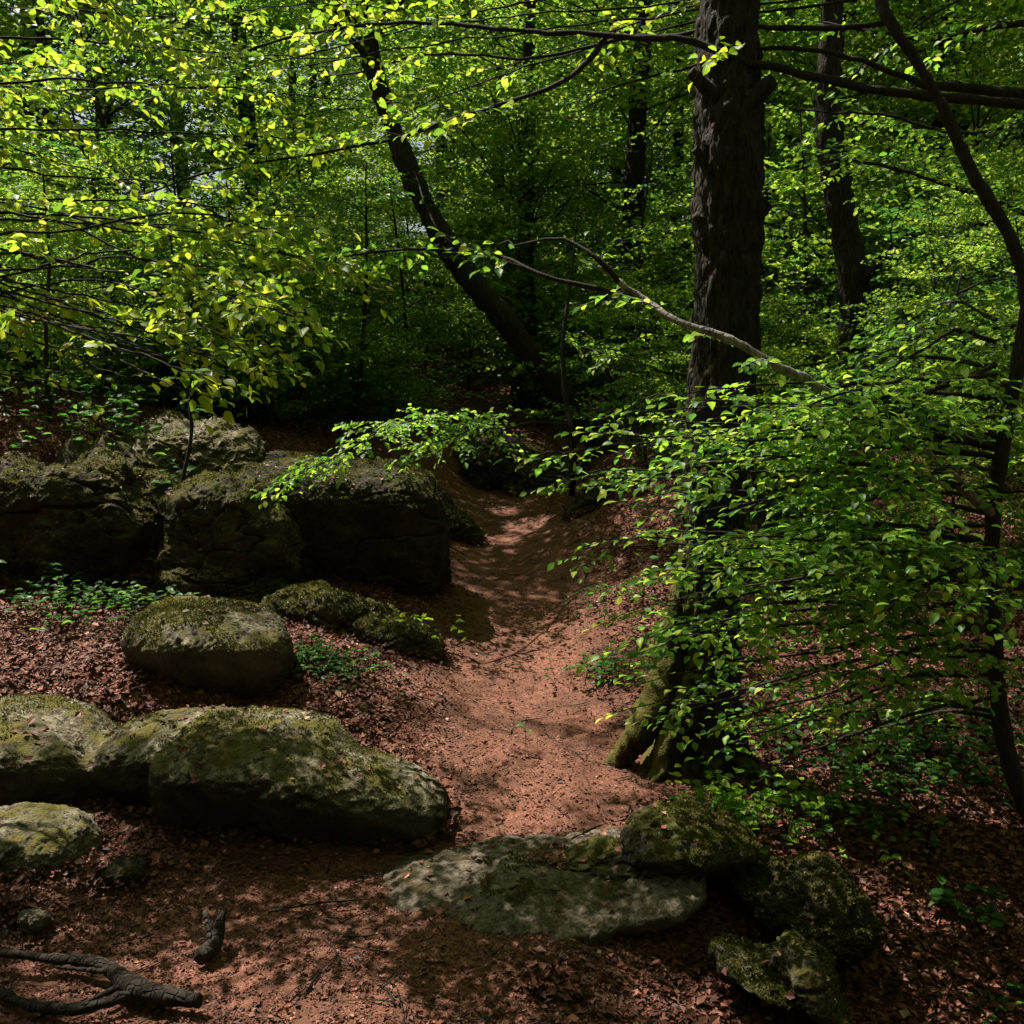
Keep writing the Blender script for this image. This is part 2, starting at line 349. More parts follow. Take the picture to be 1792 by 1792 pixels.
# ------------------------------------------------------------------ rocks
ROCKS = []
def rock(name, label, pieces, mat, k=.05, amp=.05, freq=2.5, sub=6, group=None, seed=1, under=0.0, rim=.5, cat='boulder', crack=.55):
    """pieces: (px, py, d, width_px, height_px, thickness_m, tilt_deg, power) blended into one stone"""
    import bmesh
    Q = []
    for (px, py, d, wp, hp, th, tl, pw) in pieces:
        Q.append((P(px, py, d), np.array((wp * d / F / 2, th / 2, hp * d / F / 2)), R(tl), pw))
    c0 = np.average([q[0] for q in Q], axis=0, weights=[q[1][0] for q in Q])
    bm = bmesh.new(); bmesh.ops.create_icosphere(bm, subdivisions=5, radius=1)
    D = np.array([v.co[:] for v in bm.verts]); F0 = np.array([[v.index for v in f.verts] for f in bm.faces]); bm.free()
    vs, fs = [], []
    for c, r_, tl, pw in Q:
        kk = (np.abs(D) ** pw).sum(1) ** (-1 / pw); U = D * kk[:, None] * r_; ca, sa = math.cos(tl), math.sin(tl)
        fs.append(F0 + len(D) * len(vs)); vs.append(np.stack([U[:, 0] * ca - U[:, 2] * sa, U[:, 1], U[:, 0] * sa + U[:, 2] * ca], 1) + c - c0)
    V = np.concatenate(vs); ext = (V.max(0) - V.min(0)); sy = ext[1] / 2
    tmp = mesh_np('tmp', V, [np.concatenate(fs)])
    md = tmp.modifiers.new('r', 'REMESH'); md.mode = 'VOXEL'; md.voxel_size = float(ext.max()) / (190 if sub >= 7 else 120 if sub > 4 else 40)
    ms = tmp.modifiers.new('s', 'SMOOTH'); ms.factor = .5; ms.iterations = int(6 + k / .005)
    dg = bpy.context.evaluated_depsgraph_get(); me = bpy.data.meshes.new_from_object(tmp.evaluated_get(dg))
    V = np.empty(len(me.vertices) * 3, np.float32); me.vertices.foreach_get('co', V); V = V.reshape(-1, 3).astype(float) + c0
    D = np.array([x.vector[:] for x in me.vertex_normals]) if len(me.vertices) else V
    me.calc_loop_triangles(); Fc = np.empty(len(me.loop_triangles) * 3, np.int32); me.loop_triangles.foreach_get('vertices', Fc); Fc = Fc.reshape(-1, 3)
    bpy.data.objects.remove(tmp)
    nd = amp * fbm(V * freq + seed * 7.7, 3, seed) + amp * .22 * fbm(V * freq * 5, 4, seed + 5, .6)
    cr_ = np.abs(fbm(V * freq * np.array((.7, .7, 1.6)) + 31 + seed, 3, seed + 3)); nd -= amp * crack * np.exp(-(cr_ / .05) ** 2)
    nd += .008 * fbm(V * 26, 3, seed + 9, .6)
    V = V + D * nd[:, None]
    if under:
        z0, z1 = V[:, 2].min(), V[:, 2].max(); zr = z0 + (z1 - z0) * rim; fr = np.clip((c0[1] - V[:, 1]) / sy * 2.5, 0, 1)
        V[:, 1] += under * np.clip(zr - V[:, 2], 0, None) * fr
    o = mesh_np(name, V - c0, [Fc], mat); o.location = c0; ROCKS.append((o, V, Fc, mat, seed))
    tag(o, label, cat, group); return o

rock('boulder', 'long low mossy boulder with a black shaded front, beside the red path at left',
     [(30, 1378, 4.35, 340, 290, .9, -3, 3.0), (150, 1398, 4.4, 260, 250, .7, -3, 3.0), (320, 1388, 4.35, 320, 290, .74, 2, 3.2), (450, 1402, 4.14, 380, 285, .8, -8, 3.6), (605, 1446, 4.02, 370, 245, .72, -15, 3.6)],
     M_ROCK, k=.08, amp=.022, freq=2.2, sub=7, seed=3, under=.75, rim=.86, crack=0)
rock('boulder', 'small rounded boulder at the left edge in front of the long boulder',
     [(50, 1490, 3.7, 240, 150, .42, -5, 2.6)], M_ROCK, amp=.012, freq=4, seed=5, under=.4, crack=0)
rock('boulder', 'sunlit egg-shaped boulder with lichen top on the leaf bank above the long boulder',
     [(365, 1150, 5.25, 280, 200, .8, -8, 2.8), (440, 1185, 5.14, 130, 200, .55, -6, 3.0)], M_ROCK, k=.05, amp=.018, freq=3, seed=8, under=.7, rim=.75, crack=0)
rock('rock_outcrop', 'dark overhanging outcrop at the left edge with moss along its top',
     [(50, 930, 7.0, 440, 270, 1.5, 0, 5), (190, 945, 6.95, 180, 230, 1.3, -4, 5), (130, 840, 7.4, 300, 100, 1.2, 4, 3)], M_ROCK_MOSS, amp=.12, freq=2.2, seed=11, sub=7, cat='rock', under=.3, rim=.75)
rock('boulder', 'rough pale boulder with yellow lichen, uppermost of the left rock pile',
     [(330, 830, 8.0, 240, 180, 1.1, 10, 2.6), (400, 830, 7.9, 110, 150, .8, 0, 2.8), (270, 790, 8.2, 160, 100, .8, 20, 2.4)], M_ROCK, amp=.09, freq=3.2, seed=13)
rock('boulder', 'mossy hunched boulder in the middle of the left rock pile',
     [(400, 960, 6.85, 180, 240, .8, 0, 2.5), (470, 950, 6.8, 90, 130, .6, 30, 2.4), (400, 1040, 6.7, 240, 150, .8, -28, 2.4)], M_ROCK_MOSS, amp=.09, freq=3, seed=17, under=.4, rim=.6)
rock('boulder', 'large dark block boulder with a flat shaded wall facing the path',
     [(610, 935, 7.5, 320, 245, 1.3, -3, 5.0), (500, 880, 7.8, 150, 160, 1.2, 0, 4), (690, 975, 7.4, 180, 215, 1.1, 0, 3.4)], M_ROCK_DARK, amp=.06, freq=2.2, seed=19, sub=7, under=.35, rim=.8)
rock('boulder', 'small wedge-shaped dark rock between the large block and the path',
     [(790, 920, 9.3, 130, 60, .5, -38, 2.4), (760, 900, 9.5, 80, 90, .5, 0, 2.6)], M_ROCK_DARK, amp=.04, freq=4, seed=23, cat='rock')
rock('boulder', 'low mossy rock under the large dark block, with yellow-leaved seedlings',
     [(580, 1082, 6.35, 230, 100, .5, -4, 2.6), (700, 1115, 6.2, 170, 70, .4, -18, 2.4)], M_ROCK_MOSS, amp=.06, freq=4, seed=29, cat='rock')
rock('boulder', 'moss-topped rock with a black hollow on the right bank where the path bends',
     [(880, 810, 12.2, 150, 110, 1.2, -8, 2.6), (960, 850, 11.8, 160, 110, 1.3, -10, 2.8)], M_ROCK_MOSS, amp=.11, freq=2.2, seed=31, cat='rock')
rock('boulder', 'narrow slanting mossy rock standing at the right edge of the path',
     [(1015, 905, 9.6, 50, 140, .5, -38, 2.4), (1070, 905, 9.9, 110, 110, .8, 0, 2.8)], M_ROCK_MOSS, amp=.05, freq=3, seed=37, cat='rock')
rock('rock_slab', 'flat pale grey slab with dappled shade at the near edge of the path',
     [(810, 1555, 3.64, 340, 60, .52, 1, 2.4), (930, 1558, 3.62, 400, 74, .8, 2, 2.6), (1080, 1538, 3.68, 330, 84, .74, 7, 2.6)], M_ROCK_PALE, k=.05, amp=.010, freq=4, seed=41, sub=7, cat='rock', under=.3, rim=.7, crack=.4)
rock('boulder', 'dark mossy hump of rock arching up at the right end of the pale slab',
     [(1070, 1535, 3.64, 320, 76, .44, 17, 2.4), (1185, 1484, 3.7, 210, 120, .5, 8, 2.8), (1262, 1505, 3.7, 110, 150, .42, -25, 2.8)], M_ROCK_MOSS, k=.05, amp=.03, freq=4, seed=44, cat='rock', under=.9, rim=.75)
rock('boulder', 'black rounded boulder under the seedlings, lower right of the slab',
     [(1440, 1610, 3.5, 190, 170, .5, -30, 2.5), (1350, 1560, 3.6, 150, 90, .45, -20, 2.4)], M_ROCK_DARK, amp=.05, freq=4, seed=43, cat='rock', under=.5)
rock('boulder', 'mossy ridge of rock running out of the bottom edge, right of centre',
     [(1430, 1745, 3.1, 90, 220, .35, 35, 2.4), (1330, 1700, 3.2, 190, 50, .4, -22, 2.4)], M_ROCK_MOSS, amp=.05, freq=5, seed=47, cat='rock')
rock('boulder', 'dark half-buried stone below the slab at the bottom edge',
     [(930, 1760, 3.0, 170, 90, .35, -4, 2.6)], M_ROCK_DARK, amp=.03, freq=5, seed=53, cat='rock')
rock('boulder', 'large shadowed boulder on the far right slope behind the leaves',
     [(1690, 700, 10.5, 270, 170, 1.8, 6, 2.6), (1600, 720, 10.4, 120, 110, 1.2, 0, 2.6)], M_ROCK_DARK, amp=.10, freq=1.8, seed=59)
rock('boulder', 'mossy boulder behind the leaves right of the ridged tree',
     [(1380, 980, 7.6, 180, 150, 1.0, 20, 2.5), (1320, 1010, 7.6, 120, 100, .9, 0, 2.5)], M_ROCK_MOSS, amp=.07, freq=2.6, seed=61)
rock('boulder', 'pale grey standing rock at the right edge behind the thin curved stem',
     [(1800, 850, 8.0, 90, 190, .7, 0, 2.8)], M_ROCK_PALE, amp=.05, freq=3, seed=67, cat='rock')
for i, (px, py, wp, hp, lab) in enumerate([(60, 1618, 55, 42, 'angular grey stone at the left edge of the near path'),
        (215, 1530, 90, 34, 'flat dark stone just right of the small rounded boulder'), (1145, 1432, 50, 28, 'small dark stone between the ridged tree foot and the slab'),
        (20, 1600, 50, 30, 'brown stone at the frame edge beside the angular grey stone'), (700, 1350, 24, 13, 'small dark stone on the path above the long boulder tip')]):
    g = gp(px, py); d = g[1]
    rock('stone', lab, [(px, py - 4, d, wp, hp, wp * d / F * .8, rng.uniform(-15, 15), 2.8)], M_ROCK_DARK if i != 0 else M_ROCK_PALE, k=.02, amp=.012, freq=14, sub=4, seed=70 + i, cat='stone', group='small stones on the path')

# ------------------------------------------------------------------ sprays of leaves
class Leaves:
    def __init__(s): s.p = []; s.d = []; s.n = []; s.s = []
    def add(s, p, d, n_, sz): s.p.append(p); s.d.append(d); s.n.append(n_); s.s.append(sz)
    def cnt(s): return sum(len(x) for x in s.p)
    def build(s, name, mat, parent, near=True, keep=None):
        p, d, n_, sz = (np.concatenate(x) for x in (s.p, s.d, s.n, s.s))
        if keep is not None:
            m = keep(p); p, d, n_, sz = p[m], d[m], n_[m], sz[m]
        return leaves_mesh(name, p, d, n_, sz, mat, parent, near)
UP = np.array((0, 0, 1.))
def twig_leaves(L, buf, a, dirv, length, lsize, plane_n, wood=.0016, droop=.12, spacing=.029, nj=.42):
    m = max(3, int(length / .09)); t = np.linspace(0, 1, m + 1)[:, None]
    wob = np.cumsum(rng.normal(0, .012, (m + 1, 3)), 0); wob[0] = 0
    pts = a + dirv * length * t - UP * droop * length * t ** 2 + wob
    tube(buf, pts, np.linspace(wood, wood * .4, m + 1), 3, cap=False)
    k = max(2, int(length / spacing)); s = np.linspace(.15, 1, k)
    pos = np.stack([np.interp(s * m, np.arange(m + 1), pts[:, i]) for i in range(3)], 1)
    dt = norm(np.gradient(pos, axis=0)) if k > 1 else dirv[None]
    side = np.where(np.arange(k) % 2, 1, -1)[:, None] * norm(np.cross(plane_n[None], dt))
    ang = rng.uniform(.5, 1.1, (k, 1)); ld = dt * np.cos(ang) + side * np.sin(ang); ld[-1] = dt[-1]
    ld = ld + rng.normal(0, .16, (k, 3)) - UP * rng.uniform(0, .7 * nj, (k, 1))
    nn = plane_n[None] + rng.normal(0, nj, (k, 3))
    L.add(pos + norm(ld) * .006, ld, nn, lsize * rng.uniform(.6, 1.15, k))
OPEN = []          # gaps to the sun that the twigs of the tree being built leave free
def shut(m):
    for idx, near, kk in OPEN:
        v = m - LC[idx]; al = v @ S; pe = np.linalg.norm(v - al[:, None] * S, axis=1)
        if ((pe < LR[idx] + .08) & (al > near)).any() and rng.random() > kk: return True
    return False
def spray(L, buf, pts, r0, r1, tw_len=.5, tw_sp=.13, lsize=.055, s0=.15, tilt=.25, sub=True, sides=7, nseg=None, wander=.015, nj=.42):
    tot = np.linalg.norm(np.diff(pts, axis=0), axis=1).sum(); n_ = nseg or max(8, int(tot / .07))
    c = curve(pts, n_); q = np.cumsum(rng.normal(0, wander * .35, c.shape), 0); q -= np.linspace(0, 1, n_)[:, None] * q[-1]; c = c + q
    rad = np.linspace(r0, r1, n_)
    rad = rad * (1 + .10 * rng.normal(size=n_)).clip(.8, 1.25)
    tube(buf, c, rad, sides)
    T = norm(np.gradient(c, axis=0)); sd = 1
    for s in np.arange(s0 * tot, tot, tw_sp):
        u_ = s / tot; i = min(n_ - 1, int(u_ * (n_ - 1))); sd = -sd
        if rng.random() < .08: continue
        side = norm(np.cross(UP, T[i])) * sd; ang = rng.uniform(.6, 1.15)
        dv = norm(T[i] * math.cos(ang) + side * math.sin(ang) + UP * rng.normal(0, tilt))
        ln = tw_len * (1.1 - .65 * u_) * rng.uniform(.55, 1.25)
        pn = norm(UP + rng.normal(0, tilt, 3))
        if OPEN and shut(c[i] + dv * ln * .5): continue
        twig_leaves(L, buf, c[i], dv, ln, lsize, pn, max(.0017, rad[i] * .3), nj=nj)
        if sub and ln > .2:
            for v in np.arange(.18, .95, .09 / ln * 1.0):
                a = c[i] + dv * ln * v - UP * .12 * ln * v * v
                s2 = norm(np.cross(pn, dv)) * (1 if rng.random() < .5 else -1)
                an = rng.uniform(.6, 1.1); d2 = norm(dv * math.cos(an) + s2 * math.sin(an) + UP * rng.normal(0, .12))
                twig_leaves(L, buf, a, d2, ln * rng.uniform(.25, .5) * (1.1 - v * .6), lsize, pn, .0012, nj=nj)
    twig_leaves(L, buf, c[-1], T[-1], tw_len * .4, lsize, UP, max(.002, r1))
    return c
def PX(l): return [P(*q) for q in l]

# sunlit places: the canopy has gaps along the sun's path to these
LIT = []
def lit(px, py, r_px, keep=.04, d=None):
    c = gp(px, py) if d is None else P(px, py, d); LIT.append((c, r_px * c[1] / F, keep))
for a in [(1000, 1420, 150), (900, 1300, 130), (1050, 1330, 110), (880, 1220, 90), (1010, 1210, 80), (900, 1160, 80), (720, 1190, 60), (1010, 1140, 50), (560, 1110, 60),
          (500, 1640, 170), (300, 1600, 120), (650, 1560, 90), (250, 1720, 120), (560, 1750, 130), (150, 1560, 90), (120, 1650, 100), (420, 1700, 120), (700, 1480, 60),
          (920, 915, 40), (880, 940, 25), (880, 890, 20), (790, 800, 20), (1600, 1500, 140), (1700, 1620, 150), (1720, 1480, 90), (1640, 1740, 100), (1480, 1560, 80), (1560, 1730, 80), (1350, 1380, 60), (1450, 1440, 60), (350, 1160, 50), (120, 1150, 80)]: lit(*a, keep=.06)
for a in [(60, 1290, 130, 4.4), (380, 1270, 140, 4.5), (560, 1310, 130, 4.4), (700, 1370, 80, 4.3), (350, 1090, 110, 5.6), (440, 1100, 50, 5.5), (70, 1440, 90, 3.7),
          (760, 1510, 60, 3.7), (1150, 1450, 60, 3.8), (350, 800, 90, 8), (400, 890, 70, 6.9), (430, 960, 50, 6.7), (490, 830, 60, 7.4), (200, 800, 60, 7.2), (480, 800, 40, 8.2), (1120, 1250, 60, 4.8), (1205, 850, 40, 5), (850, 780, 40, 12),
          (660, 760, 120, 7), (560, 800, 60, 7), (740, 720, 80, 7)]: lit(*a[:3], keep=.05, d=a[3])
NL_G = len(LIT)
for a in [(300, 590, 190, 3.8), (450, 620, 90, 3.8), (300, 250, 200, 4.8), (600, 170, 220, 4.8), (850, 120, 250, 4.8), (1050, 150, 180, 5), (450, 60, 160, 5), (100, 330, 140, 5), (800, 330, 120, 8), (1100, 300, 120, 7),
          (1500, 860, 200, 4.3), (1250, 760, 150, 4.5), (1650, 700, 150, 4.5), (1050, 900, 90, 4.3), (1200, 980, 120, 4.4), (1500, 1250, 130, 4.2), (1200, 830, 160, 4.4), (1350, 1080, 170, 4.3), (1550, 1000, 170, 4.3), (1280, 1130, 120, 4.2), (1300, 1420, 110, 4.0), (1450, 800, 140, 4.5), (1600, 1200, 110, 4.2), (1050, 790, 80, 5), (1080, 640, 110, 9), (1600, 450, 200, 8), (1450, 100, 150, 6)]:
    lit(*a[:3], keep=.16, d=a[3])
FORE = [i for i, q in enumerate(LIT) if q[0][1] < 3.75 and q[0][0] < 0 and q[0][2] < .3]
LC = np.array([c for c, r, k in LIT]); LR = np.array([r for c, r, k in LIT]); LK = np.array([k for c, r, k in LIT])
def keep_canopy(p, sub=None, kk=None, near=.35):
    keep = np.ones(len(p), bool)
    for c, r, k in (LIT if sub is None else [LIT[i] for i in sub]):
        k = k if kk is None else kk
        v = p - c; along = v @ S; perp = np.linalg.norm(v - along[:, None] * S, axis=1)
        rr = r * (1 + .35 * vnoise(p * 2.2, 4)) + .05
        hit = (perp < rr) & (along > near)
        keep &= ~(hit & (rng.random(len(p)) > k))
    return keep

def bark_disp(amp, fr, flare=None):
    def f(V, D, rr):
        q = V.reshape(-1, 3) * np.array((fr, fr, fr * .22)); a = amp * (np.abs(fbm(q, 3, 21)) * 2 - .5) + amp * 1.2 * fbm(V.reshape(-1, 3) * 2.2, 2, 5)
        a = a.reshape(V.shape[:2])
        if flare is not None: a = a + flare(V, D, rr)
        return a
    return f
def trunk(parent, pts, radii, mat, sides=40, ring=.03, amp=.012, fr=26, flare=None, name='trunk'):
    pts = np.asarray(pts, float); tot = np.linalg.norm(np.diff(pts, axis=0), axis=1).sum(); n_ = int(tot / ring)
    c = curve(pts, n_); rad = np.interp(np.linspace(0, 1, n_), np.linspace(0, 1, len(radii)), radii)
    b = Buf(); tube(b, c, rad, sides, bark_disp(amp, fr, flare)); 
    return b.build(name, mat, parent), c

def crown(parent, centre, rad, nlimb, ncl, per, lsize, mat, keep=None, name='crown', trunk_c=None, limb_mat=None, flat=.30, clr=.42, zpow=1.0, near=False):
    """limbs reaching out of the stem, leafy clusters along them"""
    centre = np.asarray(centre, float); rad = np.asarray(rad, float)
    b = Buf(); pos = []
    for i in range(nlimb):
        th = rng.uniform(0, 2 * math.pi); zz = rng.uniform(-1, 1); rr = math.sqrt(max(.05, 1 - zz * zz)) * rng.uniform(.65, 1.05)
        tip = centre + rad * np.array((math.cos(th) * rr, math.sin(th) * rr, zz * .95))
        if trunk_c is not None:
            zb = max(trunk_c[0][2] + .5, tip[2] - rad[0] * rng.uniform(.15, .5)); k = int(np.argmin(abs(trunk_c[:, 2] - zb))); st = trunk_c[k]
        else: st = centre + (tip - centre) * .1 - np.array((0, 0, rad[2] * .3))
        mid = (st + tip) / 2 + rng.normal(0, .25, 3) + UP * .25
        c = curve([st, mid, tip], 9)
        tube(b, c, np.linspace(.015, .005, 9) * (rad[0] / 3) ** .5, 5, cap=False)
        k = max(2, ncl // nlimb); s = rng.uniform(.2, 1.02, k) ** .75
        base = np.stack([np.interp(s * 8, np.arange(9), c[:, j]) for j in range(3)], 1)
        pos.append(base + rng.normal(0, 1, (k, 3)) * np.array((.42, .42, .13)) * (rad[0] / 3) * (.4 + s[:, None]))
    pos = np.concatenate(pos); m = len(pos)
    off = rng.normal(0, 1, (m, per, 3)) * np.array((clr, clr, clr * flat * .6)) * .6
    tilt = rng.normal(0, flat, (m, 1, 3)); nn = norm(UP + tilt)
    off = off - nn * (off * nn).sum(-1, keepdims=True) * .75
    p = (pos[:, None] + off).reshape(-1, 3)
    th = rng.uniform(0, 2 * math.pi, len(p)); d = np.stack([np.cos(th), np.sin(th), rng.normal(-.15, .25, len(p))], 1)
    nrm = np.repeat(nn, per, 1).reshape(-1, 3) + rng.normal(0, .35, (len(p), 3))
    if keep is not None:
        k_ = keep(p); p, d, nrm = p[k_], d[k_], nrm[k_]
    cr = leaves_mesh(name, p, d, nrm, lsize * rng.uniform(.65, 1.2, len(p)), mat, parent, near)
    lb = b.build('limbs', limb_mat or M_BARK, parent)
    return cr

# ------------------------------------------------------------------ the named trees
# 1. ridged tree on the right of the path
base = np.array(gp(1225, 1345)); d0 = base[1]
t1 = empty('oak_tree', base, 'thick ridged-bark tree with a mossy root flare at the right side of the path', 'tree')
def flare1(V, D, rr):
    z = V[..., 2] - base[2]; th = np.arctan2(D[..., 1], D[..., 0])
    lob = (.5 + .5 * np.cos(th - R(178))) ** 14 + .75 * (.5 + .5 * np.cos(th - R(222))) ** 18
    l2 = np.abs(np.cos(th * 2.5 + .6)) ** 3
    return np.exp(-np.clip(z, 0, 9) / .25) * (.10 * lob + .05 * l2) * (1 + .16 * fbm(V.reshape(-1, 3) * 5, 3, 77).reshape(z.shape))
_, c1 = trunk(t1, [base + (0.02, .1, -.25), P(1232, 1200, d0 + .1), P(1240, 1000, d0 + .1), P(1258, 800, d0 + .12), P(1274, 500, d0 + .15), P(1275, 250, d0 + .2), P(1275, 0, d0 + .3), P(1262, -500, d0 + .5), P(1240, -1100, d0 + .9), P(1300, -2200, d0 + 1.5)],
              [.19, .165, .155, .15, .152, .148, .142, .12, .1, .05], M_OAK, sides=72, ring=.018, amp=.014, fr=34, flare=flare1)
for rp, rr_ in (([P(1200, 1000, d0 + .1), P(1183, 1100, d0 + .06), P(1158, 1210, d0), P(1118, 1285, d0 - .04), G(1070, 1345, -.04)], [.05, .07, .085, .07, .03]),
                ([P(1215, 1180, d0 + .02), P(1190, 1260, d0 - .06), P(1165, 1325, d0 - .12), G(1145, 1385, -.06)], [.08, .08, .06, .025]),
                ([P(1262, 1200, d0 + .05), P(1285, 1290, d0), P(1310, 1350, d0 - .05), G(1345, 1400, -.12)], [.07, .065, .045, .02])):
    trunk(t1, rp, rr_, M_OAK, sides=26, ring=.015, amp=.012, fr=30, name='root')
b = Buf()
for (px, py, r_) in [(1345, 165, .05), (1215, 150, .035), (1338, 380, .045), (1222, 400, .03), (1222, 285, .03)]:
    e = P(px, py, d0 + .1); s_ = P(1275, py + 40, d0 + .15)
    tube(b, curve([s_, (s_ + e) / 2 + UP * .02, e + (e - s_) * .12 + UP * .05], 8), np.linspace(r_ * 1.6, r_ * .6, 8), 12, bark_disp(.006, 40))
b.build('branch_stub', M_OAK, t1)
crown(t1, (1.3, 7.2, 9.3), (4.2, 4.2, 2.6), 45, 1700, 26, .08, M_LEAF, keep_canopy, trunk_c=c1)

# 2. leaning tree
t2 = empty('leaning_tree', P(1015, 745, 12), 'dark tree leaning left over the bend of the path', 'tree')
_, c2 = trunk(t2, [P(1095, 830, 12), P(1022, 740, 12), P(955, 655, 11.8), P(873, 550, 11.6), P(795, 450, 11.5), P(735, 340, 11.4), P(692, 235, 11.4), P(650, 100, 11.4), P(615, -150, 11.3), P(600, -700, 11)],
              [.18, .145, .135, .13, .12, .11, .10, .09, .075, .04], M_BARK, sides=36, ring=.04, amp=.014, fr=18)
crown(t2, (-1.8, 11.5, 9.0), (4.2, 4.2, 2.9), 40, 1600, 24, .085, M_LEAF, keep_canopy, trunk_c=c2)

# 3. second upright trunk on the right
t3 = empty('forked_tree', P(1495, 690, 9.6), 'slim black tree with a side branch right of the thick ridged tree', 'tree')
_, c3 = trunk(t3, [P(1500, 860, 9.6), P(1490, 650, 9.6), P(1496, 520, 9.6), P(1480, 400, 9.6), P(1455, 270, 9.6), P(1450, 120, 9.6), P(1470, -200, 9.6), P(1480, -800, 9.6)], [.17, .145, .14, .13, .115, .10, .08, .03], M_BARK, sides=32, ring=.045, amp=.015, fr=18)
b = Buf(); L = Leaves(); spray(L, b, PX([(1510, 500, 9.5), (1545, 455, 9.3), (1590, 415, 9.2), (1690, 395, 9.1), (1780, 385  , 9)]), .05, .012, .9, .3, .08, s0=.3)
br = b.build('branch', M_BARK, t3); L.build('foliage', M_LEAF_DARK, br, False)
crown(t3, (6.0, 13.0, 8.6), (4.2, 4.2, 2.8), 40, 1600, 24, .085, M_LEAF, keep_canopy, trunk_c=c3)

# 4. thin curved beech stem at the right edge, with the big horizontal branches
b4 = np.array(gp(1792, 1440)); D4 = b4[1]
t4 = empty('curved_beech', b4, 'thin dark curved beech stem at the right edge carrying leafy sprays over the slope', 'tree')
_, c4 = trunk(t4, [b4 + (.12, 0, -.15), P(1790, 1400, D4), P(1758, 1300, D4), P(1742, 1150, D4), P(1736, 1000, D4), P(1740, 880, D4), P(1762, 740, D4), P(1785, 620, D4), P(1796, 520, D4), P(1770, 420, D4), P(1700, 300, D4), P(1655, 200, D4), P(1600, 100, D4), P(1545, 10, D4), P(1500, -200, D4 + .2), P(1430, -900, D4 + .6)],
              [.044, .04, .034, .03, .028, .029, .026, .024, .023, .022, .021, .019, .017, .016, .014, .01], M_TWIG, sides=18, ring=.02, amp=.004, fr=30)
def thin_low(p): return keep_canopy(p, FORE, .45, 1.0)
def thin_right(p): return keep_canopy(p, range(0, NL_G), .45, .8) & keep_canopy(p, range(NL_G, len(LIT)), .72, .45)
def thin_spray(p): return keep_canopy(p, range(0, NL_G), .14, 1.2) & keep_canopy(p, range(NL_G, len(LIT)), .9, 1.0)
def branches(tree, lst, mat_l, wood=M_TWIG, near=True, lname='foliage', keep=None, opened=None):
    OPEN[:] = opened or []
    for it in lst:
        pts, r0, r1, kw = it
        b = Buf(); L = Leaves(); spray(L, b, PX(pts), r0, r1, **kw)
        o = b.build('branch', wood, tree)
        L.build(lname, mat_l, o, near, keep)
    OPEN.clear()
K = dict
G_ALL = np.arange(0, NL_G); U_ALL = np.arange(NL_G, len(LIT)); U_RIGHT = np.array([i for i in U_ALL if LIT[i][0][0] > .2 and LIT[i][0][2] < 2.2]); FORE = np.array(FORE)
# silver branch
b = Buf(); L = Leaves()
spray(L, b, PX([(1738, 900, D4), (1640, 815, D4 - .1), (1560, 755, D4 - .15), (1450, 690, D4 - .2), (1350, 640, D4 - .25), (1260, 590, D4 - .25), (1180, 565, D4 - .2), (1120, 525, D4 - .1), (1080, 490, D4 - .1)]), .022, .012, .35, .3, .05, s0=.05, nseg=60, wander=.006)
o4 = b.build('branch', M_DEAD, t4); L.build('foliage', M_LEAF, o4); o4['label'] = 'bare silvery-grey branch sweeping up to the left'
b = Buf(); L = Leaves()
spray(L, b, PX([(1082, 492, D4 - .1), (1060, 462, D4 - .1), (1035, 440, D4 - .1), (1005, 424, D4), (970, 415, D4), (900, 430, D4)]), .013, .004, .2, .3, .05, s0=.7, sub=False, wander=.008)
spray(L, b, PX([(1110, 520, D4 - .1), (1050, 505, D4 - .1), (950, 480, D4 - .1), (880, 450, D4), (800, 434, D4), (700, 436, D4), (560, 452, D4 + .1), (480, 440, D4 + .1)]), .011, .004, .42, .14, .052, s0=.3, wander=.008)
spray(L, b, PX([(800, 434, D4), (760, 400, D4), (735, 350, D4 + .1), (725, 300, D4 + .2)]), .006, .003, .2, .2, .05)
o5 = b.build('branch', M_TWIG, t4); L.build('foliage', M_LEAF, o5)

# right-hand layered sprays off the curved stem
lst = []
for (py0, x1, y1, dd) in [(760, 960, 790, -.1), (800, 1000, 830, .3), (700, 1150, 690, .2), (730, 1300, 760, -.5), (860, 1050, 850, -.3), (880, 1200, 900, .4), (960, 1050, 960, .3), (950, 1300, 960, -.6), (1000, 1130, 1060, .1),
                          (1050, 1120, 1120, -.3), (1030, 1350, 1020, .4), (1100, 1180, 1180, -.5), (1100, 1300, 1130, .2), (1150, 1150, 1230, 0), (1180, 1300, 1290, -.3), (1220, 1380, 1330, -.1), (1250, 1330, 1270, .4), (820, 1450, 900, -.8), (1000, 1500, 1080, -.8), (640, 1400, 640, .5), (600, 1550, 650, -.3), (1130, 1450, 1190, -.7), (920, 1150, 1000, .6), (780, 1130, 720, .5), (800, 1060, 760, -.5), (850, 1150, 830, -.7), (900, 1180, 860, -.5), (950, 1120, 940, -.4), (990, 1200, 1000, -.7), (1040, 1170, 1060, -.5), (1100, 1220, 1110, -.8), (760, 1250, 700, -.6), (690, 1380, 720, -.5), (640, 1500, 780, -.4)]:
    xs = 1740
    for jj in range(2 if rng.random() < .5 else 1):
      y1 += jj * rng.uniform(-35, 35); x1 += jj * rng.uniform(-20, 160); dd += jj * rng.uniform(-.4, .4); py0 += jj * rng.uniform(-30, 30)
      lst.append(([(xs, py0, D4), ((xs * 2 + x1) / 3, (py0 * 2 + y1) / 3 - rng.uniform(10, 35), D4 + dd * .5), ((xs + 2 * x1) / 3, (py0 + 2 * y1) / 3 - rng.uniform(5, 25), D4 + dd * .8), (x1, y1, D4 + dd)], .011, .003, K(tw_len=.5, tw_sp=.082, lsize=.048, s0=.22, tilt=.10, nj=.2)))
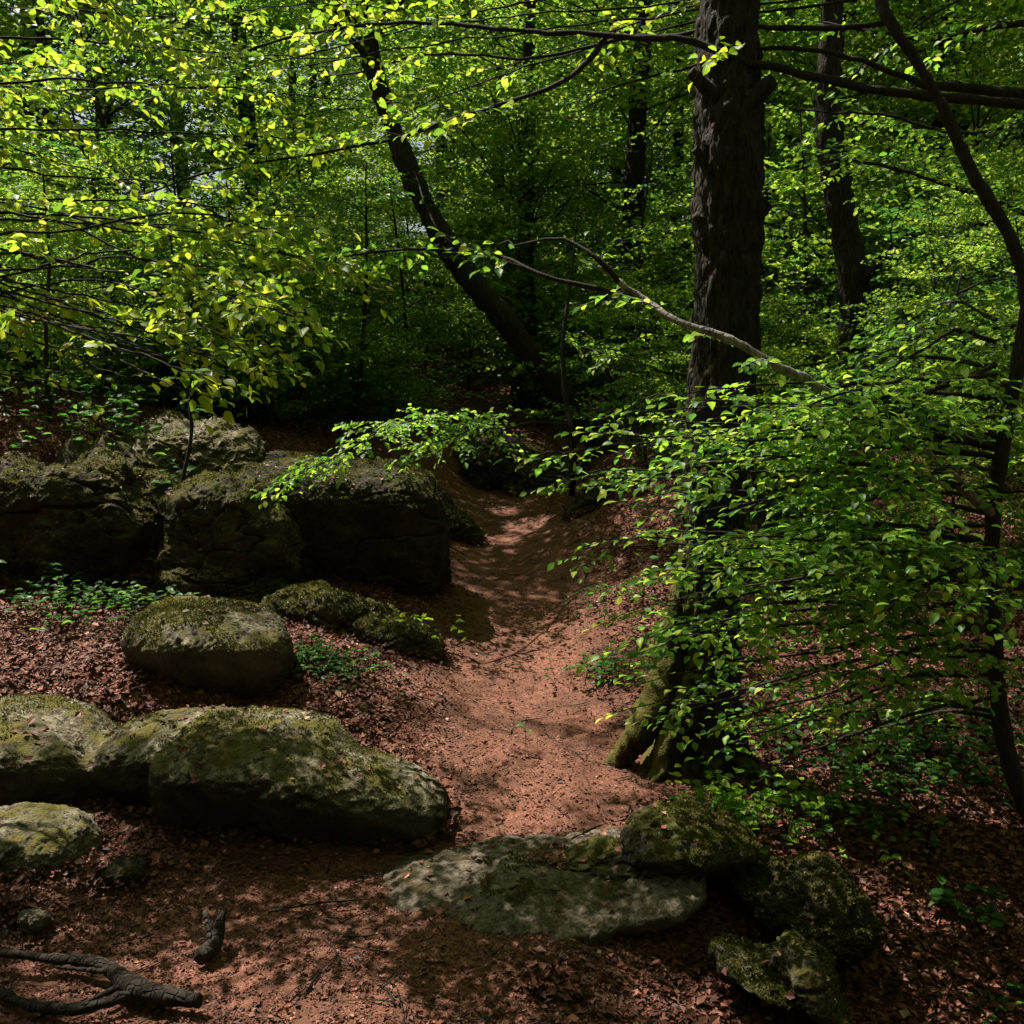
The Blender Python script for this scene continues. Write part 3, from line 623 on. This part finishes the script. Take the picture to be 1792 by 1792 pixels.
for (py0, x1, y1, dd) in [(700, 1900, 760, -.3), (860, 1900, 900, -.2), (1000, 1890, 1060, .3), (1150, 1880, 1200, -.3), (560, 1600, 540, .8)]:
    lst.append(([(1742, py0, D4), ((1742 + x1) / 2, (py0 + y1) / 2 - 15, D4 + dd / 2), (x1, y1, D4 + dd)], .008, .003, K(tw_len=.35, tw_sp=.12, lsize=.05, s0=.1, tilt=.2)))
branches(t4, lst, M_LEAF, opened=[(G_ALL, .6, .3), (U_RIGHT, .5, .6)])
crown(t4, (2.9, 5.3, 5.9), (2.0, 2.2, .8), 16, 220, 22, .06, M_LEAF, keep_canopy, trunk_c=c4)

# 5. beech outside the frame on the right with the long top branches
t5 = empty('beech_tree', (4.2, 5.4, gz(4.2, 5.4)), 'beech out of frame at right whose long black branches cross the top of the picture', 'tree')
_, c5 = trunk(t5, [(4.2, 5.4, gz(4.2, 5.4) - .2), (4.15, 5.4, 2), (4.0, 5.3, 4), (3.9, 5.4, 7), (3.6, 5.6, 11)], [.22, .17, .15, .12, .05], M_BEECH, sides=28, ring=.06, amp=.008)
lst = [([(2240, 250, 5.2), (1900, 200, 5), (1792, 180, 4.9), (1640, 163, 4.8), (1540, 148, 4.8), (1430, 130, 4.8), (1300, 105, 4.8), (1200, 72, 4.8), (1060, 65, 4.8), (900, 58, 4.9), (760, 40, 5), (560, 55, 5.1), (400, 100, 5.1)], .027, .006, K(tw_len=.6, tw_sp=.17, lsize=.06, s0=.5, wander=.012, tilt=.3)),
       ([(1060, 66, 4.8), (1020, 110, 4.75), (960, 150, 4.7), (850, 190, 4.65), (740, 225, 4.6), (650, 250, 4.6), (520, 275, 4.6), (380, 300, 4.7), (250, 340, 4.7)], .014, .004, K(tw_len=.5, tw_sp=.11, lsize=.058, s0=.12, wander=.01)),
       ([(1640, 160, 4.8), (1560, 120, 4.85), (1480, 92, 4.9), (1380, 82, 4.9), (1300, 90, 5), (1180, 120, 5), (1050, 160, 5.1)], .016, .005, K(tw_len=.4, tw_sp=.18, lsize=.055, s0=.3)),
       ([(1550, 38, 4.9), (1430, 46, 4.9), (1300, 50, 4.9), (1180, 56, 5), (1080, 68, 5.1), (900, 100, 5.2), (740, 95, 5.4), (600, 130, 5.5)], .014, .005, K(tw_len=.5, tw_sp=.15, lsize=.055, s0=.3)),
       ([(1792, 165, 5.1), (1700, 152, 5.2), (1620, 150, 5.2)], .03, .022, K(tw_len=.3, tw_sp=.4, lsize=.05, s0=.5)),
       ([(1900, 30, 5.3), (1750, 45, 5.4), (1650, 65, 5.5), (1560, 60, 5.5), (1450, 40, 5.6)], .02, .006, K(tw_len=.5, tw_sp=.18, lsize=.055, s0=.1)),
       ([(2300, 500, 5.2), (1900, 420, 6.2), (1700, 330, 6.5), (1500, 280, 6.8), (1380, 300, 7)], .025, .005, K(tw_len=.7, tw_sp=.16, lsize=.055, s0=.2)),
       ([(2300, 300, 5.2), (1900, 200, 6.4), (1700, 230, 6.8), (1550, 200, 7), (1380, 190, 7.2)], .025, .005, K(tw_len=.7, tw_sp=.16, lsize=.055, s0=.2)),
       ([(2300, 600, 5.2), (1900, 560, 6.0), (1720, 570, 6.2), (1600, 600, 6.3), (1480, 640, 6.4)], .02, .004, K(tw_len=.6, tw_sp=.16, lsize=.05, s0=.2))]
branches(t5, lst[:2] + lst[3:4], M_LEAF_TOP, opened=[(G_ALL, .8, .35), (U_RIGHT, .8, .3)]); branches(t5, lst[2:3] + lst[4:], M_LEAF, opened=[(U_RIGHT, .8, .4)])
top_ = []
for (y0, x1, y1, dd) in [(40, 500, 120, 5.2), (20, 620, 60, 5.0), (-20, 420, 20, 5.4), (60, 700, 200, 5.3), (-40, 800, -10, 4.7), (0, 300, 150, 5.6), (-60, 560, -20, 5.6), (10, 860, 120, 5.8)]:
    top_.append(([(1500, y0 - 60, 5.4), (1500 + (x1 - 1500) * .35, y0 - 20, 5.3), (1500 + (x1 - 1500) * .7, (y0 + y1) / 2 - 10, (5.3 + dd) / 2), (x1, y1, dd)], .008, .0025, K(tw_len=.5, tw_sp=.08, lsize=.055, s0=.35, tilt=.22, nj=.34)))
branches(t5, top_, M_LEAF_TOP, opened=[(G_ALL, .8, .35), (U_RIGHT, .8, .2)])
crown(t5, (4.4, 5.8, 8.8), (3.2, 3.2, 2.4), 40, 1500, 24, .08, M_LEAF, keep_canopy, trunk_c=c5)

# 6. beech outside the frame on the left: the yellow-green sprays of the upper left
t6 = empty('beech_tree', (-4.4, 3.4, gz(-4.4, 3.4)), 'beech out of frame at left whose yellow-green leaf sprays hang over the rocks', 'tree')
_, c6 = trunk(t6, [(-4.4, 3.4, gz(-4.4, 3.4) - .2), (-4.4, 3.4, 2), (-4.35, 3.5, 4), (-4.2, 3.8, 7), (-4.1, 4.2, 10.5)], [.2, .16, .14, .11, .05], M_BEECH, sides=28, ring=.06, amp=.008)
lst = []
for (sy, x1, y1, d1, tl) in [(430, 530, 560, 3.7, .4), (480, 470, 660, 3.7, .35), (520, 340, 640, 3.6, .35), (380, 620, 470, 4.2, .4), (400, 520, 420, 4.6, .45), (560, 230, 660, 3.9, .35), (460, 250, 560, 4.2, .4), (500, 420, 590, 4.0, .4),
                             (250, 560, 240, 4.7, .5), (180, 700, 180, 4.9, .5), (300, 420, 330, 4.8, .5), (100, 600, 100, 5.1, .55), (40, 420, 40, 5.3, .55), (120, 250, 200, 5.4, .5), (250, 260, 330, 5.2, .45), (-60, 700, 20, 5.2, .5), (-100, 900, -20, 5.4, .5), (330, 150, 400, 5.6, .4), (200, 420, 160, 5.8, .5),
                             (-150, 1050, 30, 5.0, .5), (-200, 250, 60, 4.4, .5), (420, 160, 470, 4.0, .35)]:
    s_ = (-1150, sy + 60, 3.7)
    lst.append(([s_, (-320, sy, 4.15), (-320 + (x1 + 320) * .35, sy + (y1 - sy) * .25 - 25, 4.3 + (d1 - 4.3) * .35), (-320 + (x1 + 320) * .7, sy + (y1 - sy) * .6 - 15, 4.3 + (d1 - 4.3) * .7), (x1, y1, d1)], .009, .0025, K(tw_len=tl, tw_sp=.07, lsize=.055, s0=.36, tilt=.3)))
# the drooping bright tips
lst.append(([(350, 560, 3.75), (420, 600, 3.6), (450, 640, 3.55), (440, 695, 3.5)], .004, .002, K(tw_len=.12, tw_sp=.05, lsize=.05, s0=.2, sub=False, tilt=.3)))
lst.append(([(380, 520, 3.75), (440, 535, 3.6), (500, 545, 3.55), (520, 560, 3.5)], .004, .002, K(tw_len=.14, tw_sp=.05, lsize=.05, s0=.2, sub=False, tilt=.3)))
low_ = lst[:8] + lst[-2:] + [([(q[0][0], q[0][1] + 40, q[0][2] + .1)] + [(x + rng.uniform(-90, 40), y + rng.uniform(-70, 60), d + rng.uniform(-.15, .25)) for x, y, d in q[1:]], a_, b_, kw) for q, a_, b_, kw in lst[:8] * 2]
branches(t6, low_, M_LEAF_TOP, opened=[(FORE, .8, .1)])
branches(t6, lst[8:-2], M_LEAF_TOP, opened=[(G_ALL, .8, .15), (U_ALL, .9, .85)])
crown(t6, (-4.1, 5.6, 8.6), (3.4, 3.4, 2.4), 34, 1700, 24, .08, M_LEAF, keep_canopy, trunk_c=c6)

# 7. small understory beech at the bend whose arm reaches left
b7 = np.array(gp(1000, 860)); 
t7 = empty('beech_sapling', b7, 'small beech beside the bend with a bright leafy arm reaching left over the dark block', 'sapling')
_, c7 = trunk(t7, [b7 - (0, 0, .1), P(1005, 780, 9.2), P(990, 700, 9.2), P(985, 600, 9.3), P(1000, 480, 9.5), P(1010, 380, 9.6)], [.035, .03, .025, .02, .014, .006], M_TWIG, sides=12, amp=.002)
lst = [([(1000, 742, 9.2), (930, 738, 8.6), (870, 748, 8.0), (800, 735, 7.4), (700, 745, 6.9), (600, 790, 6.6), (500, 840, 6.5)], .014, .004, K(tw_len=.55, tw_sp=.055, lsize=.05, s0=.35, tilt=.22)),
       ([(860, 745, 8.0), (800, 760, 7.6), (740, 780, 7.3), (690, 810, 7.1)], .007, .003, K(tw_len=.4, tw_sp=.06, lsize=.05, s0=.1, tilt=.3)),
       ([(988, 600, 9.3), (1060, 620, 9.0), (1150, 650, 8.8), (1200, 690, 8.6)], .01, .003, K(tw_len=.5, tw_sp=.1, lsize=.05, s0=.1)),
       ([(1000, 480, 9.5), (1060, 440, 9.4), (1130, 400, 9.3), (1180, 330, 9.2)], .01, .003, K(tw_len=.5, tw_sp=.1, lsize=.055, s0=.1))]
branches(t7, lst, M_LEAF)

# understory saplings between the trunks
def sapling(px, py, hgt, lab, mat=M_LEAF, nb=9, ln=1.2, d=None, grp='understory beeches'):
    g = np.array(gp(px, py)) if d is None else np.array([(px - 896) / F * d, d, gz((px - 896) / F * d, d)])
    t = empty('beech_sapling', g, lab, 'sapling', grp)
    top = g + np.array((rng.normal(0, .3), rng.normal(0, .2), hgt))
    _, c = trunk(t, [g - (0, 0, .1), (g + top) / 2 + rng.normal(0, .12, 3), top], [.035, .022, .006], M_TWIG, sides=10, ring=.08, amp=.002)
    b = Buf(); L = Leaves()
    for i in range(nb):
        k = int(len(c) * (.15 + .8 * i / nb)); th = i * 2.4 + rng.uniform(-.4, .4); l_ = ln * (1.15 - .7 * i / nb)
        v = np.array((math.cos(th), math.sin(th), .12)) * l_
        spray(L, b, [c[k], c[k] + v * .5 + UP * .08, c[k] + v], .010, .003, tw_len=.5, tw_sp=.13, lsize=.058, s0=.1, tilt=.18)
    b.build('branch', M_TWIG, t); L.build('foliage', mat, t, False)
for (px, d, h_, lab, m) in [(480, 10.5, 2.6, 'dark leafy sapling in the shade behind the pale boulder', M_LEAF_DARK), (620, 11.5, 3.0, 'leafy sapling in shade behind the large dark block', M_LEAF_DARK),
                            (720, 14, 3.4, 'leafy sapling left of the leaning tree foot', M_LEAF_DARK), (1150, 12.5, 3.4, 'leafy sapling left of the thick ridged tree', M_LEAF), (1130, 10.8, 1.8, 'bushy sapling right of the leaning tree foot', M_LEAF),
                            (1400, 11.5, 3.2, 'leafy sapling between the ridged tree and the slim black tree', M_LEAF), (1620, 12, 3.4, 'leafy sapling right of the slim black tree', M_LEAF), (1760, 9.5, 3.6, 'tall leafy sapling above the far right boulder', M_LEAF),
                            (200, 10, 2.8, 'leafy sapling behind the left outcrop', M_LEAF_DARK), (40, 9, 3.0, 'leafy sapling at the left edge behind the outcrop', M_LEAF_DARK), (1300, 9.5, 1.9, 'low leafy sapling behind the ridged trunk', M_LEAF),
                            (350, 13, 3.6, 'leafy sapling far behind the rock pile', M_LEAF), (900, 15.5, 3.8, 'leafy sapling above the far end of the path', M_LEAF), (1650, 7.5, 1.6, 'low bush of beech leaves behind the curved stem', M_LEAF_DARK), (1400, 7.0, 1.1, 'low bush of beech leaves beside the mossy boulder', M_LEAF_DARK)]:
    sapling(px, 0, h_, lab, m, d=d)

# thin stem in front of the rock pile
for (pts, rr, lab) in [([(312, 925, 7.0), (318, 850, 7.0), (335, 760, 7.05), (330, 680, 7.1), (340, 600, 7.2)], [.018, .016, .012, .01, .004], 'thin bare sapling stem in front of the pale boulder'),
                       ([(88, 775, 7.6), (85, 690, 7.6), (80, 600, 7.6), (86, 450, 7.6), (75, 300, 7.6)], [.024, .02, .018, .014, .006], 'thin bare stem rising from the left outcrop'),
                       ([(1060, 1290, 6.0), (1085, 1230, 6.0), (1060, 1180, 6.0), (1040, 1150, 6.0)], [.008, .006, .005, .003], 'short crooked twig stem standing at the right path edge')]:
    pts = PX(pts); pts[0][2] = min(pts[0][2], gz(pts[0][0], pts[0][1]) - .02) if lab.startswith('short') else pts[0][2]
    t = empty('sapling', pts[0], lab, 'sapling'); trunk(t, pts, rr, M_TWIG, sides=10, ring=.04, amp=.002)
    b = Buf(); L = Leaves()
    for i in range(5):
        a = curve(pts, 20)[6 + 3 * i]; th = rng.uniform(0, 6.3); v = np.array((math.cos(th), math.sin(th) * .5, .2)) * rng.uniform(.1, .3)
        twig_leaves(L, b, a, norm(v), .22, .045, UP, .003)
    b.build('twig', M_TWIG, t); L.build('foliage', M_LEAF_DARK, t)

# ------------------------------------------------------------------ woodland behind
protos = []
for i in range(5):
    t = bpy.data.objects.new('woodland_tree', None); COL.objects.link(t)
    lean = rng.normal(0, .35, 2); H = 10.5
    b = Buf(); c = curve([(0, 0, -.3), (lean[0] * .2, lean[1] * .2, 2.5), (lean[0] * .7, lean[1] * .6, 6), (lean[0], lean[1], H)], 60)
    tube(b, c, np.interp(np.linspace(0, 1, 60), [0, .05, .5, 1], [.22, .16, .11, .03]), 16, bark_disp(.01, 14))
    b.build('trunk', M_BARK, t)
    low = (.2, .6, 1.6, .3, 1.0)[i]
    crown(t, (lean[0] * .6, lean[1] * .6, (low + H) / 2), (2.7, 2.7, (H - low) / 2), 46, 430, 44, .10, M_LEAF_FAR, trunk_c=c, clr=.40)
    protos.append(t)
first = set()
def place(i, x, y, rz, sc, lab, grp=None):
    src = protos[i]
    if i in first:
        r = src.copy(); COL.objects.link(r)
        for ch in list(src.children):
            q = ch.copy(); COL.objects.link(q); q.parent = r
    else: r = src; first.add(i)
    r.location = (x, y, gz(x, y) - .05); r.rotation_euler = (0, 0, rz); r.scale = (sc, sc, sc)
    tag(r, lab, 'tree', grp); return r
spots = []
def far_ok(x, y): return all((x - a) ** 2 + (y - b_) ** 2 > 2.2 for a, b_ in spots)
for (px, d, i, sc, lab) in [(470, 17, 2, 1.1, 'dark upright trunk seen through the leaves left of the leaning tree'), (350, 19, 1, 1.0, 'thin dark trunk left of the upright trunk in the far wood'), (790, 27, 2, 1.0, 'slim trunk in the far wood just right of the leaning tree'),
                            (60, 17, 0, 1.0, 'dark trunk in the far wood near the left edge'), (205, 16, 2, 1.05, 'dark trunk in the upper left against the sky gaps'), (1000, 24, 1, 1.0, 'distant trunk left of the thick ridged tree')]:
    x = (px - 896) / F * d; spots.append((x, d)); place(i, x, d, rng.uniform(0, 6.28), sc, lab)
cnt = 0
for _ in range(4000):
    y = rng.uniform(15, 46); x = rng.uniform(-.62, .62) * y
    if not far_ok(x, y): continue
    if min(math.hypot(x + .3 + .79 * q, y - 12 - .62 * q) for q in (2, 3, 4, 5, 6, 7)) < 2.6: continue
    px = 896 + x / y * F
    if (130 < px < 300 or 400 < px < 470 or 780 < px < 800) and y > 12: continue
    if 60 < px < 460 and rng.random() < .8: continue
    if y < 19 and 0 < px < 450 and rng.random() < .7: continue
    spots.append((x, y)); cnt += 1
    place(int(rng.integers(0, 5)), x, y, rng.uniform(0, 6.28), rng.uniform(.8, 1.2), 'added unseen woodland tree around the camera, blocking sky light from the rock faces', 'background woodland trees')
    if cnt >= 60: break
for (x, y) in [(-9.5, 13), (9.5, 10), (8.5, 6.5), (-9, 5), (12, 14), (-12, 13), (-6.5, 14.5)]:
    place(int(rng.integers(0, 5)), x, y, rng.uniform(0, 6.28), rng.uniform(.85, 1.0), 'added unseen woodland tree around the camera, blocking sky light from the rock faces', 'background woodland trees')

bp = []
for i in range(4):
    t = bpy.data.objects.new('beech_bush', None); COL.objects.link(t)
    H = (2.6, 3.4, 2.0, 4.2)[i]; b = Buf(); c = curve([(0, 0, -.1), (.1, .05, H * .5), (.15 * i, -.1, H)], 24)
    tube(b, c, np.linspace(.04, .008, 24), 8); b.build('trunk', M_TWIG, t)
    crown(t, (0, 0, H * .55), (1.5, 1.5, H * .52), 28, 170, 40, .08, M_LEAF_FAR, trunk_c=c, clr=.32, limb_mat=M_TWIG)
    bp.append(t)
bspots = []; used = set()
def bush(i, x, y, sc):
    src = bp[i]
    if i in used:
        r_ = src.copy(); COL.objects.link(r_)
        for ch in list(src.children): q = ch.copy(); COL.objects.link(q); q.parent = r_
    else: r_ = src; used.add(i)
    r_.location = (x, y, gz(x, y)); r_.rotation_euler = (0, 0, rng.uniform(0, 6.28)); r_.scale = (sc,) * 3
    tag(r_, 'young bushy beech filling the gaps between the woodland trunks', 'bush', 'young beeches in the background')
cnt = 0
for _ in range(6000):
    y = 9.5 + 21 * rng.random() ** 1.3; x = rng.uniform(-.60, .60) * y; px = 896 + x / y * F
    if y < 14.5 and 560 < px < 1080: continue
    if any((x - a) ** 2 + (y - b_) ** 2 < 1.5 for a, b_ in bspots): continue
    if path_mask(np.array([x]), np.array([y]))[0] > 0: continue
    if y < 12.5 and 480 < px < 1250: continue
    if y < 11 and 1280 < px < 1720: continue
    bspots.append((x, y)); bush(2 if (y > 13 and (100 < px < 480 or 760 < px < 880)) else int(rng.integers(0, 4)), x, y, rng.uniform(.75, 1.15)); cnt += 1
    if cnt >= 95: break
for (px, d, sc) in [(900, 15.5, .6), (820, 16.5, .7), (690, 13.2, .5), (960, 17, .8), (20, 9.2, .55), (110, 8.9, .4), (190, 9.6, .55), (280, 10.2, .6), (370, 10.0, .5), (450, 10.8, .6), (530, 11.5, .6), (150, 11, .8), (-60, 8.2, .6), (620, 12.5, .6), (1130, 10.2, .45), (1210, 9.4, .4), (1330, 9.2, .5), (1640, 8.6, .5), (1740, 9.2, .6), (1790, 7.4, .5), (1330, 7.9, .35), (1680, 6.4, .35), (1840, 6.0, .5)]:
    bush(int(rng.integers(0, 4)), (px - 896) / F * d, d, sc)
for (x, y) in [(-3, -3), (2.5, -4), (-6, -6), (6.5, -3), (0, -8), (5, -9), (-9, -2), (9, 1.5), (-7.5, 1.5), (10, -6), (-5, -10), (3, -13), (-1.2, -5.0), (1.5, -5.6), (-5, -1), (5, -1), (0, -5), (-2.5, -6.5), (3.5, -6.5), (-6, -3.5), (5.5, -4.5), (7, .5), (-6.5, .5), (0, -11), (8, -9), (-8, -8.5)]:  # unseen trees added around the camera to darken the shaded rock fronts
    place(int(rng.integers(0, 5)), x, y, rng.uniform(0, 6.28), rng.uniform(.9, 1.1), 'added unseen woodland tree around the camera, blocking sky light from the rock faces', 'background woodland trees')

# dark stump at left
s_ = P(35, 720, 8.6); st = empty('tree_stump', s_, 'dark broken stump at the left edge above the outcrop', 'stump')
trunk(st, [s_ - (0, 0, .3), P(35, 700, 8.6), P(38, 615, 8.6)], [.2, .17, .16], M_BARK, sides=32, amp=.02, fr=16)

# ------------------------------------------------------------------ ground cover
def plants(px, py, npl, spread, lab, h_=.14, ls=.05, mat=M_LEAF, grp=None, nm='seedling_clump', d_=None):
    g = np.array(gp(px, py)); t = tag(empty(nm, g, lab, 'seedlings', grp), kind='stuff'); b = Buf(); L = Leaves()
    for i in range(npl):
        x = g[0] + rng.normal(0, spread); y = g[1] + rng.normal(0, spread * .6); z = gz(x, y)
        if d_ is not None: z = max(z, d_)
        a = np.array((x, y, z)); hh = h_ * rng.uniform(.5, 1.3); top = a + np.array((rng.normal(0, .04), rng.normal(0, .04), hh))
        tube(b, curve([a - (0, 0, .02), (a + top) / 2, top], 4), [.002, .0016, .001, .001], 3, cap=False)
        for j in range(rng.integers(2, 5)):
            th = rng.uniform(0, 6.28); u_ = rng.uniform(.5, 1); v = np.array((math.cos(th), math.sin(th), rng.uniform(-.1, .3)))
            L.add((a + (top - a) * u_)[None], v[None], (UP + rng.normal(0, .25, 3))[None], np.array([ls * rng.uniform(.7, 1.2)]))
    b.build('stems', M_TWIG, t); L.build('leaves', mat, t)
plants(1290, 1500, 70, .13, 'bright green seedlings growing on the mossy end of the slab', .22, .05, M_LEAF, d_=.0)
plants(1420, 1470, 70, .22, 'green seedlings on the leaf litter right of the slab', .16, .045, M_LEAF)
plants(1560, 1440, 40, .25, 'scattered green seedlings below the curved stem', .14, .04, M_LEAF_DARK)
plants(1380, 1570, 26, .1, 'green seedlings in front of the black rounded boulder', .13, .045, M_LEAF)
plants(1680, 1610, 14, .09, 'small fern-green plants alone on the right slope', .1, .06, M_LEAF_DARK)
plants(1760, 1780, 8, .05, 'tiny green plant in the lower right corner', .07, .04, M_LEAF_DARK)
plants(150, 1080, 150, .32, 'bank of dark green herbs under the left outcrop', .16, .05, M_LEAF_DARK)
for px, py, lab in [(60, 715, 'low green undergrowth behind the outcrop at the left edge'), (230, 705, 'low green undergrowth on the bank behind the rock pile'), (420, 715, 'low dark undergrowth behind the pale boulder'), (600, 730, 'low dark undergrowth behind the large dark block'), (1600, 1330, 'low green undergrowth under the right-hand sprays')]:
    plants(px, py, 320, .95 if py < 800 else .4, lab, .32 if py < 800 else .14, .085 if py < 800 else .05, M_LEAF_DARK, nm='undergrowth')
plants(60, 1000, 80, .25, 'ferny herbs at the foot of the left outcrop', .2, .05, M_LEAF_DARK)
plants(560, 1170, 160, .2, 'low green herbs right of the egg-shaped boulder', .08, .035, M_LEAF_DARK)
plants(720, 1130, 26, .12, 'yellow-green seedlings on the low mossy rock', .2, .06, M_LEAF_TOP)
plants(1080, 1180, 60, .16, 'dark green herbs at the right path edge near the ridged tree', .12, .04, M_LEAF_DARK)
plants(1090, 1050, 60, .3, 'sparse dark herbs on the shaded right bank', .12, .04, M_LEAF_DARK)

# leaf litter: too many to count
def litter(nm, N_, ymin, ymax, sz, lab, seed, thin=.72):
    y = ymin * (ymax / ymin) ** rng.random(N_); x = (rng.uniform(-.62, .62, N_)) * y
    m = path_mask(x, y); k = rng.random(N_) > m * thin; x, y, m = x[k], y[k], m[k]
    z = height(x, y) - .03 * m + rng.uniform(.001, .016, len(x)) * (1 - .6 * m)
    th = rng.uniform(0, 6.28, len(x)); d = np.stack([np.cos(th), np.sin(th), rng.normal(0, .25, len(x))], 1)
    nn = UP + rng.normal(0, .45, (len(x), 3))
    s = sz * np.clip(rng.lognormal(-.35, .4, len(x)), .25, 1.7) * (1 - .45 * m)
    o = leaves_mesh(nm, np.stack([x, y, z], 1), d, nn, s, M_LITTER, None, False, colr=rng.beta(2, 2, len(x)))
    tag(o, lab, 'leaf litter', kind='stuff')
litter('leaf_litter', 330000, 2.3, 15, .036, 'red-brown dead beech leaves covering the forest floor', 1)

litter('leaf_crumbs', 130000, 2.3, 9, .02, 'small broken brown leaf scraps and bud scales strewn over the path', 2, 0)
BP = []
for o, V, Fc, mt, sd in ROCKS:
    if mt is M_ROCK_PALE: continue
    q = V[rng.choice(len(V), min(len(V), 9000), replace=False)]; hz = height(q[:, 0], q[:, 1]); m = np.abs(q[:, 2] - hz) < .035
    q, hz = q[m], hz[m]
    if not len(q): continue
    k = int(min(2600, 900 * (V[:, 0].max() - V[:, 0].min()) + 150)); i_ = rng.integers(0, len(q), k); q = q[i_] + rng.normal(0, .022, (k, 3)) * (1, 1, .3)
    q[:, 2] = height(q[:, 0], q[:, 1]) + rng.uniform(.0, .03, k); BP.append(q)
BP = np.concatenate(BP); k = len(BP); th = rng.uniform(0, 6.28, k)
tag(leaves_mesh('leaf_drift', BP, np.stack([np.cos(th), np.sin(th), rng.normal(0, .35, k)], 1), UP + rng.normal(0, .6, (k, 3)), .038 * np.clip(rng.lognormal(-.3, .4, k), .3, 1.6), M_LITTER, None, False, colr=rng.beta(2, 2.4, k)), 'dead leaves drifted against the feet of the rocks', 'leaf litter', kind='stuff')
b = Buf()
for _ in range(900):
    y = 2.4 * (10 / 2.4) ** rng.random(); x = rng.uniform(-.6, .6) * y; th = rng.uniform(0, 3.14); l_ = rng.uniform(.04, .22)
    q = np.array([(x, y), (x + math.cos(th) * l_ * .5 + rng.normal(0, .008), y + math.sin(th) * l_ * .5), (x + math.cos(th) * l_, y + math.sin(th) * l_)]); hz = height(q[:, 0], q[:, 1]) + .008 - .03 * path_mask(q[:, 0], q[:, 1])
    tube(b, curve(np.column_stack([q, hz + rng.uniform(0, .006, 3)]), 5), np.linspace(.0035, .0015, 5) * rng.uniform(.5, 1.3), 4, cap=False)
tag(b.build('twig_litter', M_TWIG), 'small dead twigs strewn through the leaf litter', 'twigs', kind='stuff')
M_TUFT = leaf_mat('moss_tuft', [(0, (.03, .035, .006)), (.5, (.09, .09, .014)), (1, (.17, .16, .03))], 1.4, tfac=.3)
LP, LD, LN_, LS = [], [], [], []
for o, V, Fc, mt, sd in ROCKS:
    if o.name.startswith('stone'): continue
    a, b_, c_ = V[Fc[:, 0]], V[Fc[:, 1]], V[Fc[:, 2]]; cr = np.cross(b_ - a, c_ - a); ar = np.linalg.norm(cr, axis=1) / 2; nn = norm(cr)
    wgt = ar * np.clip(nn[:, 2] - .15, 0, 1); dist = V[:, 1].mean(); sc_ = max(1, dist / 4.5)
    amt = {M_ROCK: -.22, M_ROCK_MOSS: .25, M_ROCK_PALE: -.75, M_ROCK_DARK: -.1}[mt]
    N_ = int(min(26000, wgt.sum() * 42000 / sc_ ** 2)); f_ = rng.choice(len(Fc), N_, p=wgt / wgt.sum())
    u1, u2 = rng.random((2, N_, 1)); fl = (u1 + u2) > 1; u1 = np.where(fl, 1 - u1, u1); u2 = np.where(fl, 1 - u2, u2)
    p = a[f_] + (b_ - a)[f_] * u1 + (c_ - a)[f_] * u2; n_ = nn[f_]
    m = (fbm(p * 3.1, 4, sd + 40) + .5 * vnoise(p * 19, sd) + amt) > -.05
    p, n_ = p[m], n_[m]; k = len(p)
    d = n_ * .8 + rng.normal(0, .75, (k, 3)); lv = (fbm(p * 6, 3, sd) * .35 + .5).clip(0, 1)
    if k < 900: continue
    leaves_mesh('moss', p, d, rng.normal(0, 1, (k, 3)), .011 * sc_ ** .8 * rng.uniform(.5, 1.3, k), M_TUFT, o, False, colr=(lv + rng.normal(0, .12, k)).clip(0, 1))
    k2 = int(wgt.sum() * 160); f_ = rng.choice(len(Fc), k2, p=wgt / wgt.sum())
    LP.append(a[f_] + nn[f_] * .006); th = rng.uniform(0, 6.28, k2); dd = np.stack([np.cos(th), np.sin(th), rng.normal(0, .2, k2)], 1)
    LD.append(dd); LN_.append(nn[f_] + rng.normal(0, .25, (k2, 3))); LS.append(rng.uniform(.02, .045, k2))
LP, LD, LN_, LS = map(np.concatenate, (LP, LD, LN_, LS))
tag(leaves_mesh('leaf_scatter', LP, LD, LN_, LS, M_LITTER, None, False, colr=rng.beta(2, 2, len(LP))), 'dead brown leaves dropped on top of the boulders', 'leaf litter', kind='stuff')
# fallen sticks
def stick(pts, radii, lab, nm='fallen_branch', mat=M_BARK, forks=()):
    Pn = [np.array(gp(px, py)) + (0, 0, dz) for px, py, dz in pts]
    t = empty(nm, Pn[0], lab, 'fallen branch'); trunk(t, Pn, radii, mat, sides=14, ring=.015, amp=.004, fr=30, name='stem')
    for f in forks:
        trunk(t, [np.array(gp(px, py)) + (0, 0, dz) for px, py, dz in f], [radii[0] * .6, radii[0] * .35], mat, sides=8, ring=.015, amp=.002, fr=30, name='side_branch')
stick([(-40, 1688, .05), (80, 1700, .05), (180, 1712, .05), (240, 1745, .03), (350, 1762, .02)], [.014, .016, .02, .032, .022], 'long dark fallen branch with a thick end in the bottom left corner', forks=[[(190, 1725, .05), (100, 1722, .06)], [(225, 1740, .04), (120, 1785, .03)]])
stick([(-30, 1720, .02), (40, 1765, .02), (140, 1780, .03), (230, 1755, .03)], [.012, .013, .014, .012], 'thinner crooked branch crossing under the long fallen branch')
stick([(350, 1685, .02), (375, 1670, .04), (392, 1640, .1)], [.03, .028, .014], 'stubby dark broken root standing out of the near path', 'root_stub', forks=[[(372, 1670, .05), (362, 1640, .1)]])
stick([(470, 1600, .01), (560, 1585, .012), (640, 1578, .01)], [.004, .005, .003], 'thin dead twig lying on the path in front of the long boulder', 'fallen_twig')
stick([(1000, 1500, .08), (1060, 1480, .1), (1130, 1470, .1)], [.004, .005, .003], 'thin twig lying on the slab near its mossy end', 'fallen_twig')
